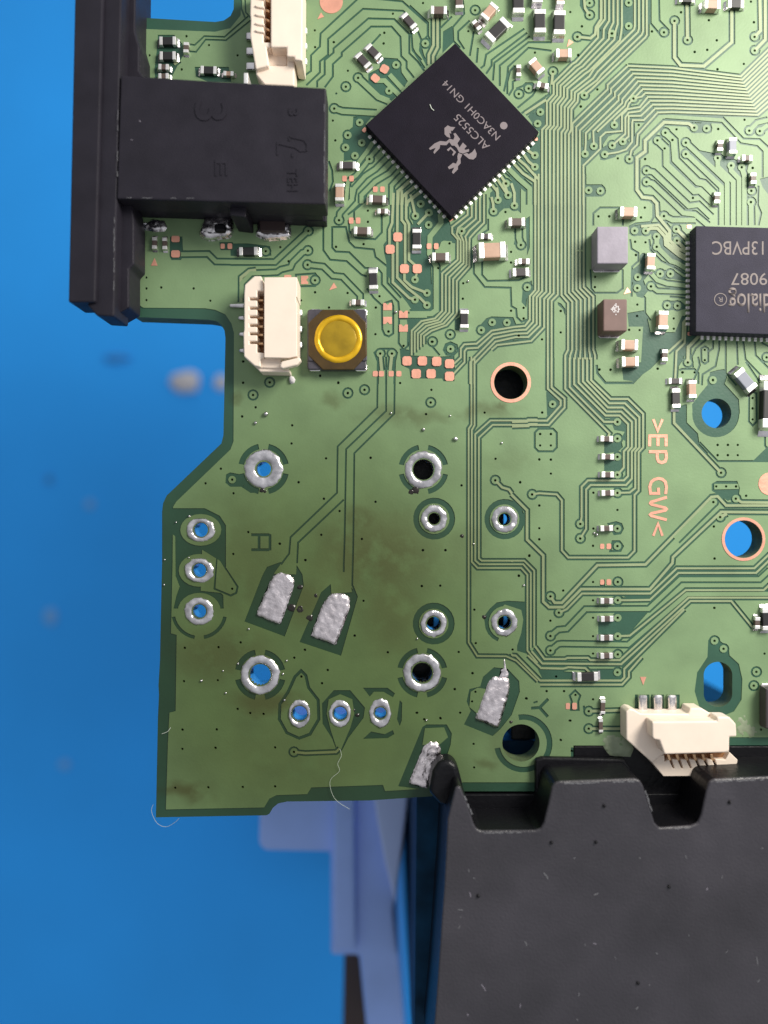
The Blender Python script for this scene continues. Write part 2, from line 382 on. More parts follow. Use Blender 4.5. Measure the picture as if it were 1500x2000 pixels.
# the two long bus bundles; both are read off the upper right tile
U = TL(1100, 0, 3.75)
bundle(U((305, -60), (305, 140), (255, 205), (255, 275), (90, 455), (65, 470), (-70, 605), (-70, 690), (-120, 745), (-120, 915), (-155, 950), (-155, 1500)),
       U((430, -60), (430, 190), (425, 240), (415, 295), (190, 520), (160, 540), (30, 650), (30, 715), (-15, 775), (-15, 925), (-40, 955), (-40, 1500)), 5)
bundle(U((525, -60), (525, 190), (520, 215), (225, 505), (190, 560), (60, 665), (60, 725), (10, 785), (10, 940), (-13, 970), (-13, 1500)),
       U((585, -60), (585, 230), (575, 255), (280, 545), (245, 590), (110, 690), (105, 745), (60, 800), (58, 950), (41, 985), (41, 1500)), 3)
tr(U((612, -60), (612, 255), (600, 275), (210, 650), (155, 697))); via(*U((155, 697))[0])
for k in range(13):
    tr(U((475 + 18 * k, 482 + 28.5 * k), (800, 497 + 27 * k), (1300 + 10.5 * k, 560 + 23.5 * k), (1500, 365 + 34.5 * k), (1580, 285 + 34.5 * k)), 3.6, 3.4)
def cont(k, *p, star=False):
    q = [(475 + 18 * k, 482 + 28.5 * k)] + list(p); tr(U(*q), 3.5, 3.5)
    if star: via(*U(p[-1])[0])
cont(0, (325, 622), (325, 655), (68, 905), (68, 960), (68, 1500))
cont(1, (350, 650), (350, 682), (95, 930), (95, 985), (95, 1500))
cont(2, (378, 675), (378, 708), (122, 955), (122, 1010), (122, 1500))
cont(3, (405, 700), (405, 735), (165, 975), (165, 1050), (160, 1127), star=True)
cont(4, (432, 728), (432, 755), (220, 960), (222, 1010), (225, 1070), star=True)
cont(5, (460, 745), (450, 775), (250, 965))
cont(6, (480, 760), (470, 790), (375, 880), (375, 915), star=True)
cont(7, (575, 708), (515, 722), star=True)
cont(8, (560, 785), (470, 800), (430, 840), (430, 960), (310, 970), (272, 1005), (272, 1090), (148, 1212), (148, 1500))
cont(9, (560, 815), (480, 825), (455, 860), (455, 980), (360, 1065), star=True)
cont(10, (570, 848), (480, 850), (478, 890), (478, 1000), (437, 1037), star=True)
cont(11, (590, 880), (510, 880), (505, 900), (505, 1040), (460, 1095), (400, 1115), (305, 1130), star=True)
cont(12, (545, 985), (540, 1060), (500, 1100), (485, 1165), star=True)
layout(1100, 0, 3.75, """
v 193,22 193,110 105,270 358,245 480,20 480,190 738,237 898,1128 1363,957 1440,960 187,1393 272,1398 1378,1397
t5 105,270 200,280 235,250 240,200 278,140 278,-60
t5 193,110 160,60 150,-60
g3.6 128,-60 128,40 170,120
p 155,1350 285,1350 305,1370 310,1395 305,1420 285,1440 155,1440
p 440,-60 515,-60 515,190 450,280 440,200
p 315,290 395,215 385,270 320,325
p 130,1210 125,1090 300,905 375,850 440,890 440,960 330,1000 290,1060 270,1100
p 270,1170 290,1080 440,985 470,1000 460,1050 380,1150 300,1175
p 930,895 1085,900 1085,970 950,975 905,935
p 1000,1100 1150,1130 1360,1200 1330,1320 1200,1300 1110,1220
v 1050,940
t6 960,935* 920,905 740,895 600,1030 600,1110 540,1155 540,1390 580,1445 650,1452 685,1490 690,1580 780,1690 780,1760 840,1820 905,1845
g 720,828 1170,860 1320,1015 1440,1020 1510,1085
g 745,872 1160,900 1300,1050 1420,1070 1460,1110 1460,1300
d 553,915 600,1165 400,1160 830,947 1135,945 1328,877 250,655 130,780 110,402 137,192 52,88 650,230 963,380 1055,365 1125,295 1067,148 863,90 1130,507 1323,468 1397,163 1375,12 743,1087 800,1025 1388,1230 950,1450
g 640,-60 640,170 720,265 760,260 772,220 705,150 700,-60
t6 815,153* 815,420 860,478 1030,485 1235,310 1235,50
t6 910,293* 907,30
t6 1402,270* 1445,225 1440,-60
t6 1403,370* 1480,290 1480,-60
t12 748,972* 810,1030 820,1170 985,1335 1030,1345 1115,1430
t12 690,1028* 755,1090 757,1205 960,1400 1000,1395 1090,1480
t9 898,1045* 1200,1330 1200,1650
t9 898,1128* 930,1150 1160,1370 1160,1650
t9 610,1250* 660,1262 920,1510 990,1500 1085,1590
t9 610,1333* 655,1345 880,1560 965,1570 1060,1650
t9 1132,1157* 1132,1220 1245,1330 1245,1650
t9 1230,1212* 1230,1250 1288,1310 1288,1650
t9 1308,1225* 1327,1290 1327,1650
t9 1375,1480* 1378,1650
g 1430,1360 1425,1500 1450,1560 1430,1650
p 1440,1310 1520,1290 1520,1450 1490,1410 1460,1370
t8 1363,957 1420,900 1500,880
t8 1440,960 1500,915
""")
layout(100, 350, 3.75, """
t8 950,550 1150,548 1205,603 1500,607
p 870,420 960,420 968,560 950,592 880,592 865,560
d 697,720 697,800 697,885 805,793 1043,800 1165,890 1405,1335
p 1330,490 1500,480 1500,560 1370,560
t6 1390,900 1390,720 1450,672 1500,665
p 1230,460 1330,460 1340,520 1240,520
""")
layout(450, 350, 3.75, """
t8 570,378* 325,607 0,607
t8 567,523* 525,540 455,610 440,645 370,662 340,682 150,690 82,762 80,870
t8 565,627* 680,640 750,708 820,715 950,850 950,890
g 745,345 745,500 770,530 870,535 985,650 1080,655 1108,690 1108,770 1230,900 1235,960
g 750,350 845,350 870,460 910,500 1050,515 1062,570 1150,640 1150,760 1250,870
g 680,340 680,520 730,590 850,600 960,700 1000,712
g 1000,800 1050,870 1110,925
o 1108,930 1135,905 1180,890 1192,930 1192,1130 1160,1152 1130,1140 1112,1100
g 1235,960 1232,1200 1268,1250 1300,1220 1302,1100
o 480,700 620,690 655,740 620,782 480,785
g 1080,1500 1080,1335 1055,1270 1095,1242 1190,1242 1220,1270 1205,1335 1200,1500
g 1140,1300 1140,1500
v 795,300 258,527 620,740 1352,735 1480,1190 1355,270 1455,245 1452,335 1392,180
t6 1097,1277* 1108,1400
t6 1183,1277* 1170,1400
d 1158,1115 1268,1220
d 365,497 425,600 620,828 858,833 517,887 722,940 1092,857 1065,940 1062,1135 1007,230 1007,312 975,475 773,495 95,1335 657,1438 92,1490 790,1488
g 860,260 905,225 990,140 1000,100
g 865,300 870,380 920,430 1060,440 1108,390 1108,250
t8 795,300 800,250 890,150 890,60
g 905,300 905,230 1000,150
p 0,470 130,470 290,490 300,560 130,570 0,560
t5 1190,545 1190,755 1310,870 1352,882*
t5 1222,455 1222,720 1300,800 1390,870 1440,922*
t5 1275,690 1275,740 1330,790 1440,833*
t4 1365,690 1352,735
t5 1225,80 1222,400
t5 1195,100 1185,320 1165,370 1165,490
t5 1255,80 1255,300 1280,330 1280,620
t5 1287,100 1287,290 1308,330 1308,590 1365,640
t5 1320,110 1340,200 1355,270
p 1120,480 1195,380 1210,300 1300,330 1420,330 1500,270 1500,600 1470,620 1480,920 1450,960 1330,960 1290,900 1200,790 1150,700 1140,600 1125,540
p 1240,1240 1310,1250 1310,1290 1510,1300 1640,1295 1645,1400 1640,1480 1560,1480 1550,1460 1320,1460 1310,1390 1250,1360
t8 1240,1000 1440,1000
p 1290,1015 1490,1010 1380,1070 1310,1160
""")
layout(800, 350, 3.75, """
t10 225,255 230,320 150,420 146,545 195,640 195,960 160,985 0,985
v 382,380 605,1048 713,1050 525,1105 297,1138 300,1243 862,792 140,333 42,268 140,245 83,180
d 702,240 393,762 390,875 743,963 835,942 835,1020 800,1145 970,1173 1107,965 1107,1122 163,1190 743,532 743,610 210,650 292,470
p 40,80 80,90 200,220 240,265 290,300 305,350 300,400 340,440 330,470 250,455 215,500 130,560 60,510 20,300
c 230,460 250,450 310,455 315,580 260,600 215,510
t5 140,245 60,330
p 480,1110 560,1020 600,1005 760,1010 780,1060 740,1080 600,1090 520,1150
p 590,100 640,60 700,0 790,20 815,60 815,250 770,210 690,215 640,260 600,270 580,240
t5 640,60 645,100 647,152*
t5 600,130 612,180 615,235*
t5 690,20 722,115*
t5 745,30 768,100 768,193*
v 707,32
t10 800,360 800,430 815,482*
g 770,380 780,430 770,480
g 575,290 575,370 530,400
g 450,540 470,600 470,690 550,790 740,795 745,930 780,950 785,1010 820,1045 860,1030
g 532,590 530,700 570,745 800,740 850,715
p 830,780 895,740 895,830 860,870 855,940 820,900
p 850,290 880,270 880,500 860,560
p 1085,900 1110,910 1140,950 1140,1000 1120,950 1085,920
g 350,760 350,1000
o 300,1195 345,1215 350,1260 320,1290 270,1285 250,1250 265,1210
g 150,1160 145,1200 220,1290
g 330,1100 380,1095 430,1100 
p 330,1030 370,1010 370,1110 330,1100
""")
V = TL(800, 350, 3.75)
bundle(V((425, 225), (425, 260), (312, 350), (312, 395), (352, 440), (352, 590), (238, 690), (238, 965), (185, 1020), (85, 1040), (15, 1110), (15, 1290)),
       V((545, 110), (545, 320), (480, 385), (440, 430), (438, 470), (438, 640), (345, 745), (345, 985), (270, 1070), (160, 1110), (105, 1150), (105, 1210)), 5, 3.6, 3.4)
for x, a, b, c, d, e in ((920, 880, 1030, 600, 1110, 0), (945, 905, 1045, 608, 1136, 1), (970, 930, 1060, 618, 1163, 2), (1000, 955, 1072, 628, 1190, 3)):
    p = [(x, -40), (x, 812 + e * 4), (a, 857 + e * 4), (a, b), (845 + e * 8, 1075 + e * 27), (765 + e * 4, 1082 + e * 25), (c, d)]
    p += [[(490, 1205), (400, 1210), (375, 1240), (375, 1305), (325, 1352)], [(500, 1235), (418, 1240), (402, 1260), (402, 1340), (318, 1430)], [(445, 1340), (445, 1312.5)][:1] + [(445, 1500)], [(475, 1350), (475, 1500)]][e]
    tr(V(*p), 3.6, 3.4)
tr(V((1028, -40), (1028, 832), (985, 877), (985, 1085), (890, 1185), (640, 1215), (600, 1250)), 3.6, 3.4)
tr(V((1055, -40), (1055, 836), (1012, 882), (1012, 1320)), 3.6, 3.4); tr(V((1085, -40), (1085, 846), (1040, 892), (1040, 1320)), 3.6, 3.4)
bundle(V((1112, -40), (1112, 850), (1160, 905), (1160, 1250), (1140, 1290), (1140, 1320)), V((1275, -40), (1275, 790), (1345, 860), (1345, 1250), (1358, 1290), (1358, 1320)), 7, 3.6, 3.4)
layout(1100, 350, 3.75, """
t6 605,378* 640,360 690,360 745,420 750,480 850,560 905,590
t5 570,345 700,335 760,400 768,470 860,545 905,570
p 480,400 500,340 570,330 700,335 770,410 780,470 890,560 890,610 830,595 700,480 660,430 640,400 560,415
v 523,377 605,378 738,270 828,365 833,450 547,717 710,693 785,693 543,797 762,925 837,927 1378,85 1490,1305
t9 685,420* 685,495* 790,600 830,612 905,655
t9 738,270 800,300 970,300
t6 833,450 880,500 905,520
t6 828,365 905,440
d 527,458 603,462 533,555 543,918 543,1000 810,1020 810,1095 483,1103 560,1105 873,1415 962,1415 693,1388 265,1395 347,1395 235,715 232,790 258,272 338,272 598,208 570,280 950,137
p 510,780 510,660 560,620 640,680 590,740 620,820 580,870 540,860
p 690,665 810,665 880,715 905,720 905,750 790,730 700,725
p 730,890 860,890 905,930 905,950 860,958 750,958
p 560,560 580,540 620,540 600,700 560,690
t8 645,690 690,740 760,765 905,780
t7 643,785* 690,820 905,828
g 520,790 600,870 600,980 640,1035
g 905,700 800,640 720,600 640,520 630,440
g 905,870 780,860 
p 470,980 590,960 620,1020 640,1120 820,1120 870,1000 905,1000 880,1180 740,1290 640,1390 510,1480 440,1470 430,1380 570,1340 585,1080 480,1080
t4 765,1270 875,1170 880,1050 915,1005
t4 820,1475 830,1260 890,1200 897,1045
t6 913,1342* 915,1230 995,1150
g 220,340 220,250 270,208 420,208
g 435,660 435,800 395,832 230,832 205,800 200,660
g 500,860 505,640 550,600 550,540 500,510 490,440
g 480,350 530,325 640,315 660,280 660,180 630,155
g 440,290 435,340
g5 245,1360 250,1420 310,1492 510,1492 670,1325 680,1270 720,1245
g 850,1400 870,1390 960,1390 990,1420 990,1500
o 1010,1240 1037,1225 1062,1240 1062,1335 1037,1352 1012,1335
d 1037,1250 1037,1325
g 1060,1165 970,1240 940,1300 950,1380
g 1100,1165 1095,1240 1068,1260
g 1145,1165 1140,1250 1115,1370 1020,1430 1015,1510
g 1190,1165 1190,1420 1270,1510
g 1270,1165 1278,1360
g 1315,1165 1335,1320 1490,1480
g 1400,1165 1410,1290 1510,1390
g 1440,1165 1460,1200 1510,1230
p 1120,1400 1180,1390 1200,1450 1180,1510 1060,1510 1050,1470 1090,1430
v 1097,1470
p 905,1110 980,1110 1000,1170 900,1250 880,1320 840,1380 835,1260 900,1190
""")
layout(300, 700, 3.75, """
v 850,175 728,268 1422,255
d 655,178 747,358 648,425 1015,490 1010,623 1263,732 1247,1028 1062,907 492,808 380,915 585,988 1362,1118 1228,1292 922,1357 693,1272 583,1433 1110,1477 1220,128 1353,178
p 530,850 560,835 640,850 660,930 760,985 710,985 640,940 560,940 525,910
v 575,888
g5.5 715,1292 848,1292
g5.5 852,1288 852,1406
g5.5 848,1402 715,1402
g5.5 772,1292 772,1402
""")
layout(650, 700, 3.75, """
g3.6 330,-10 325,360 35,645 30,985 -310,1310 -320,1430 -380,1510
g3.6 390,-10 390,385 97,665 86,1330 80,1500 80,1565
g3.6 80,1035 -255,1350 -262,1500
g3.6 455,-10 450,405 157,695 150,1330 142,1660 175,1740
v 110,253 232,230 717,323
d 40,180 493,180 722,230 683,408 277,728 313,1050 50,1118 213,1323 660,1405 825,1405 943,930 1112,397 1192,735 1372,908 1440,1447
t3.3 1015,-12 1015,485 995,515 995,2080 1058,2180 1270,2182 1345,2215 1500,2365
t3.3 1038,-12 1038,490 1018,525 1018,1490 1060,1535 1380,1535 1425,1585 1425,2140 1500,2230
t3.3 1500,448 1430,448 1420,455 1155,455 1043,555 1043,1480 1075,1508 1395,1508 1450,1572 1450,2120
t3.3 1500,480 1440,480 1425,487 1170,487 1070,580 1070,1465 1090,1482 1402,1482 1475,1555 1475,2105
t4.5 1190,893* 1240,945 1290,960 1312,990
""")
layout(1000, 700, 3, """
t 312,-5 312,178 572,440 560,465
t 338,-5 338,168 540,372 618,372*
t 364,-5 364,152 548,335 630,335 680,385 680,520 655,545 655,640 618,682*
t 390,-5 390,142 555,312 640,312 702,372 702,520 680,545 680,690 655,715 445,715 408,752 408,930 400,970*
t 415,-5 415,135 562,288 650,288 725,360 725,522 702,545 702,705 668,742 460,742 434,768 434,1000 400,1055*
t 440,-5 440,130 570,263 662,263 746,345 746,522 722,547 722,760 690,786 618,788*
t 464,-5 464,128 578,238 680,238 768,325 768,522 742,550 742,775 718,800 718,1128 680,1167 330,1167 292,1125 292,832 262,797 160,790 118,797*
t 210,-5 210,178 285,247 285,275 205,365 95,365 88,371 0,373
t 232,-5 232,170 308,235 308,288 215,390 105,390 95,397 0,400
v 238,268 618,470 618,577 618,997 618,1100 1178,128 1312,822 1180,842 1220,930
d 165,443 228,443 165,510 228,510 160,592 228,593 228,675 48,725 160,862 160,995 160,1060 100,1157 40,1272 177,317 513,65 577,68 853,60 1205,507 1265,507 1323,507 1205,567 1265,567 1323,567 1410,232 1410,293 1410,357 477,787 477,997 475,1098 475,1310 475,1418 618,888 1183,985 1187,1172 1372,805 300,1360 1255,750 1187,1462 1000,82 1070,82 1197,750 1313,750
o 155,412 240,412 262,435 262,522 240,545 155,545 133,522 133,435
p 540,490 640,478 650,520 622,545 540,560
p 540,600 655,575 660,620 640,660 540,660
p 690,780 738,705 738,770 705,800
p 215,170 260,215 240,330 205,335 200,200
p 570,345 660,345 690,400 690,500 640,470 660,430 600,420
t5 618,788 560,790
o 565,970 610,960 640,970 650,997 635,1025 600,1030
o 590,1072 630,1072 650,1100 635,1128 575,1130
t5 950,285 950,378 1225,670*
p 1010,270 1025,270 1025,375 1090,440 1098,500 1150,555 1140,560 960,380 960,290
g 1098,490 1205,602 1510,602
p 1410,602 1510,505 1510,602
o 1390,205 1410,195 1432,205 1435,370 1410,393 1388,370
g 1510,550 1482,510 1482,185 1370,20
g 1090,-10 1100,40 1055,150 1055,250
p 1160,80 1200,70 1230,130 1330,240 1335,320 1300,400 1250,440 1190,455 1110,430 1060,360 1055,270 1100,210 1150,150
p 1170,735 1200,718 1320,718 1335,760 1330,800 1265,835 1210,800 1170,775
c 1185,735 1325,735 1330,765 1185,768
t5 1510,845 1345,843 1312,822
t5 1510,862 1255,862 1205,808 1168,812 782,1208 500,1212 292,1432 250,1432 225,1395*
t14 1180,842 960,1062
t5 1510,902 1225,900 943,1165 940,1200 808,1352 405,1352 300,1458 218,1458 183,1425 183,1155 88,1062 88,890 -5,797
t6 1220,930 1260,910
""")
layout(1000, 1050, 3, """
t4.2 0,682 0,690
t 275,440* 320,420 410,328 810,328 965,180 1420,180 1510,95
t 620,367* 690,367 808,365 975,207 1430,207 1510,130
t8 225,577* 270,540 320,535 430,420 800,418 985,245 1450,245 1510,190
t 620,578* 690,575 1018,308 1475,308 1510,275
t8 225,662* 270,625 290,622 680,628 1025,332 1510,330
t 0,143 0,140
t 137,640 190,712 310,712 325,705 445,705 460,718 632,718 1035,352 1510,352
t 115,665 178,738 640,742 1045,372 1285,372 1412,528
t 93,690 170,765 300,768 330,760 430,765 455,790
t 0,690 22,692 165,838 640,838 658,820 658,770 1010,420
t 165,862 645,862 685,818 685,785 760,700
p 505,490 600,455 650,435 800,435 690,560 640,578 505,570
p 640,338 815,340 800,362 690,360
p 430,768 650,768 650,832 500,832 470,790
p 150,770 250,780 380,790 380,830 180,830
v 620,470 620,685 618,790 450,1018 450,1120 1187,605 1240,652 1432,787 1417,868
d 475,260 475,368 475,470 475,578 475,680 300,310 225,487 1187,123 1185,412 1480,680 260,815 203,900 305,900 85,942 475,948 342,1073 287,1187 350,1250 543,1177 1382,1128 1460,1125 372,922
v 620,260
p 1150,600 1185,572 1225,610 1270,640 1275,690 1330,740 1350,830 1345,950 1300,1020 1200,1060 1100,1000 1070,900 1085,790 1145,700
g6 112,1000 165,996
g6 160,998 212,945
g6 160,994 210,1050
o 345,1010 350,960 338,925 370,895 400,925 388,960 390,1010
t5 450,1018 690,1010
t5 450,1120 670,1120
g 425,1020 420,985
p 720,920 805,920 805,1015 720,1015
p 815,920 890,920 890,1030 815,1030
p 905,920 982,920 982,1030 905,1030
p 515,250 545,245 545,285 515,285
""")
layout(280, 1050, 3.75, """
p 160,-190 210,-215 300,-215 450,-215 560,-160 605,-90 605,235 560,400 585,420 588,520 555,520 520,460 290,470 255,520 220,520 240,430 265,360 235,280 232,-10 165,-60
p 740,615 870,280 905,215 1000,180 1110,180 1165,270 1175,350 1035,725
c 1072,100 1128,100 1118,270 955,265
d 658,120 1187,165 1000,45 303,808 550,803 712,768 1105,880 1183,822 1350,970 1308,1067 297,1052 545,1045 690,1255 782,1285 880,1292 287,1407 537,1407 1157,1018 650,375
o6 1110,1020 1155,975 1190,1010 1210,1100 1280,1190 1285,1330 1220,1440 1140,1470 1050,1430 995,1330 1000,1220 1060,1130
o 540,130 690,360 680,405 640,425 520,375
c 430,90 560,170 682,370 640,412 420,390
""")
VOID += [[(585, 1254), (627, 1157), (650, 1137), (676, 1133), (699, 1165), (666, 1281)]]
layout(650, 1050, 3.75, """
p 960,1370 1010,1270 980,1200 1000,1110 1080,1090 1100,1020 1180,950 1280,960 1365,1050 1370,1130 1310,1300 1230,1400 1170,1455
c 1010,1130 1060,1100 1120,1110 1070,1300 1000,1240
d 660,92 825,92 652,355 787,352 1440,130 1363,280 1037,528 1047,773 1317,820 922,838 403,840 160,718 225,463 213,10 1023,993 893,1110 1045,1130 618,1283 933,1283 790,1325 1420,1180 1020,1200
p 1105,580 1150,520 1200,475 1280,462 1415,470 1415,850 1350,830 1350,790 1380,700 1395,600 1380,530 1260,490 1180,560 1150,620 1200,760 1120,660
p 220,1100 400,1100 455,1140 440,1170 370,1130 300,1130 270,1165
p 490,1190 508,1210 505,1340 490,1380 470,1330
p 440,1410 450,1440 400,1470 220,1475 280,1420 380,1440
c -20,270 120,260 140,400 -10,410
g3.6 1500,1200 1470,1210
""")
layout(280, 1350, 2.5, """
p 872,60 930,-5 1010,-5 1082,80 1075,130 1000,230 970,290 940,280 920,230 875,160
c 905,40 960,15 1020,40 1030,110 1010,180 965,285 945,282 915,190 895,110
t4.5 735,297* 790,303 940,297 958,280
d 190,188 358,187 190,282 352,277 643,275 155,472 317,470 485,468 643,465
""")
layout(750, 1350, 2, """
p 55,372 150,140 165,130 245,130 265,165 260,210 200,390
c 160,145 235,142 250,180 215,210 150,210
d 127,85 157,110 220,105 350,206 352,298 690,190 735,235 725,115 555,28
""")
# through holes: centre, solder radius x, y, drill radius, clearance inner, outer, sectors
FULL = [(0, 360)]
QUAD = [(12, 78), (102, 168), (192, 258), (282, 348)]
THT = [(514.7, 916, 38, 38, 14.5, 39, 50, QUAD), (827, 917, 36.5, 36.5, 20.5, 39, 49, QUAD), (848, 1013, 26, 26.5, 11.5, 30, 41, FULL), (985.5, 1014, 26, 26.5, 12, 29, 39.5, FULL),
       (847, 1218, 26, 26.5, 13.5, 29, 41, FULL), (985.5, 1216, 26, 27, 13, 29, 39, [(110, 250)]), (824.7, 1314, 37, 38, 20, 39, 49.5, QUAD), (508, 1318, 38, 38, 21, 39, 50, QUAD),
       (743, 1393, 22, 29, 11.5, 0, 0, []), (585, 1394, 22, 28, 15, 0, 0, []), (664, 1394, 22, 27, 13.5, 0, 0, []),
       (392, 1035, 29, 23, 14, 0, 0, []), (389, 1114, 29, 24, 13.5, 0, 0, []), (389, 1194, 29, 27, 13.5, 48, 55, [(12, 80), (100, 168)])]
for (x, y, rx, ry, rh, g0, g1, secs) in THT:
    for a0, a1 in secs: VOID.append(sector(x, y, g0, g1, a0, a1, 24 if a1 - a0 > 300 else 9))
    HOLES.append(circ(x, y, rh, 20))
for x, y, rx, ry in ((392, 1035, 40, 31), (389, 1114, 40, 32), (389, 1194, 42, 36), (985.5, 1216, 31, 32)): COPPER2.append(('c', circ(x, y, rx, 24, ry)))
# mounting holes and the slot
HOLES.append(circ(997.5, 747, 32.5, 36)); HOLES.append(circ(1400, 807, 29, 36)); HOLES.append(circ(1452, 1053, 36.5, 36)); HOLES.append(circ(1017.5, 1451, 36.5, 36))
HOLES.append([(1403 + 28 * math.cos(t) , 1337 + (18 if math.sin(t) > 0 else -18) + 26 * math.sin(t)) for t in [2 * math.pi * (i + .5) / 36 for i in range(36)]])
VOID.append(sector(1022, 1452, 46, 57, -100, 170, 30)); VOID.append(circ(1398, 808, 46, 36))

# ------------------------------------------------------------------ planar subdivision of all copper outlines -> real stepped surface
OUTER = [(x, y) for x, y in OUTLINE]
levels = [('board', [OUTER]), ('pour', [POUR]), ('void', VOID), ('c', [p for k, p in COPPER2 if k == 'c']), ('gap', GAPS), ('via', [p for k, p in COPPER2 if k == 'via'])]
vin, ein = [], []
def add_poly(p):
    b = len(vin); n = len(p); vin.extend(Vector(q) for q in p); ein.extend((b + i, b + (i + 1) % n) for i in range(n))
for _, ps in levels:
    for p in ps: add_poly(p)
for t in TRACES:
    for p in t: add_poly(p)
for p in DRILLS + HOLES: add_poly(p)
res = geometry.delaunay_2d_cdt(vin, ein, [], 0, 1e-3, False)
PV = np.array([(v.x, v.y) for v in res[0]]); PF = np.array([f for f in res[2] if len(f) == 3])
CEN = PV[PF].mean(axis=1)
cls = np.zeros(len(PF), int); tid = np.full(len(PF), -1)
order = np.argsort(CEN[:, 0]); SX = CEN[order, 0]
def inside(poly):
    P = np.array(poly); i0, i1 = np.searchsorted(SX, (P[:, 0].min(), P[:, 0].max()))
    idx = order[i0:i1]; c = CEN[idx]; k = (c[:, 1] > P[:, 1].min()) & (c[:, 1] < P[:, 1].max()); idx = idx[k]; c = c[k]
    if not len(idx): return idx
    wn = np.zeros(len(idx), int); Q = np.roll(P, -1, axis=0)
    for (ax, ay), (bx, by) in zip(P, Q):
        side = (bx - ax) * (c[:, 1] - ay) - (c[:, 0] - ax) * (by - ay)
        wn += ((ay <= c[:, 1]) & (by > c[:, 1]) & (side > 0)).astype(int); wn -= ((ay > c[:, 1]) & (by <= c[:, 1]) & (side < 0)).astype(int)
    return idx[wn != 0]
for nm, ps in levels:
    v = {'board': 1, 'pour': 2, 'void': 1, 'c': 2, 'gap': 1, 'via': 2}[nm]
    for p in ps:
        i = inside(p)
        if nm != 'board': i = i[cls[i] > 0]
        cls[i] = v
for k, t in enumerate(TRACES):
    for p in t:
        i = inside(p); i = i[cls[i] > 0]; cls[i] = 3; tid[i] = k
for p in [p for k, p in COPPER2 if k == 'via']:
    i = inside(p); i = i[cls[i] == 3]; cls[i] = 3
for p in DRILLS:
    i = inside(p); i = i[cls[i] > 0]; cls[i] = 4; tid[i] = -1
for p in HOLES: cls[inside(p)] = 0
zc = {1: ZG, 2: 0.0, 3: 0.0, 4: ZD}
edges = {}
for f, tri in enumerate(PF):
    for a, b in ((0, 1), (1, 2), (2, 0)): edges.setdefault((min(tri[a], tri[b]), max(tri[a], tri[b])), []).append(f)
class Surf:
    def __init__(s): s.v, s.f, s.m, s.ix = [], [], [], {}
    def vid(s, i, z):
        k = (i, z)
        if k not in s.ix: s.ix[k] = len(s.v); s.v.append(((PV[i][0] - CX) * S, (CY - PV[i][1]) * S, z * S))
        return s.ix[k]
    def face(s, ids, m): s.f.append(ids); s.m.append(m)
    def build(s, name, mats, parent, label=None):
        me = bpy.data.meshes.new(name); me.from_pydata(s.v, [], s.f)
        for m in mats: me.materials.append(m)
        me.polygons.foreach_set('material_index', s.m); me.update()
        return link(name, me, parent, None, label)
skin = Surf(); lam = Surf(); trs = [Surf() for _ in TRACES]
def cw(tri):
    a, b, c = PV[tri]; return (b[0] - a[0]) * (c[1] - a[1]) - (c[0] - a[0]) * (b[1] - a[1]) > 0   # photo y points down
for f, tri in enumerate(PF):
    c = cls[f]
    if not c: continue
    t = tri[::-1] if cw(tri) else tri
    sf = trs[tid[f]] if c == 3 else skin
    sf.face([sf.vid(i, zc[c]) for i in t], {1: 1, 2: 0, 3: 0, 4: 2}[c])
    lam.face([lam.vid(i, -T) for i in t[::-1]], 0)
for (a, b), fs in edges.items():
    cs = [(cls[f], f) for f in fs]
    if len(cs) == 1: cs.append((0, -1))
    (c0, f0), (c1, f1) = cs
    if c0 == c1 == 0 or (c0 == c1): continue
    if c0 == 0 or c1 == 0:
        c, f = (c0, f0) if c1 == 0 else (c1, f1)
        lam.face([lam.vid(a, zc[c]), lam.vid(b, zc[c]), lam.vid(b, -T), lam.vid(a, -T)], 0); continue
    if zc[c0] == zc[c1]: continue
    hi, lo = ((c0, f0), (c1, f1)) if zc[c0] > zc[c1] else ((c1, f1), (c0, f0))
    sf = trs[tid[hi[1]]] if hi[0] == 3 else skin
    sf.face([sf.vid(a, zc[hi[0]]), sf.vid(b, zc[hi[0]]), sf.vid(b, zc[lo[0]]), sf.vid(a, zc[lo[0]])], {1: 1, 2: 0, 3: 0}[hi[0]])
skin.build('solder_mask', [M_POUR, M_GAP, M_DRILL], board)
lam.build('laminate', [M_EDGE], board)
for s, w in zip(trs, TWID):
    if s.f: s.build('copper_trace', [M_TRACE if w < 6.5 else M_POUR], board)

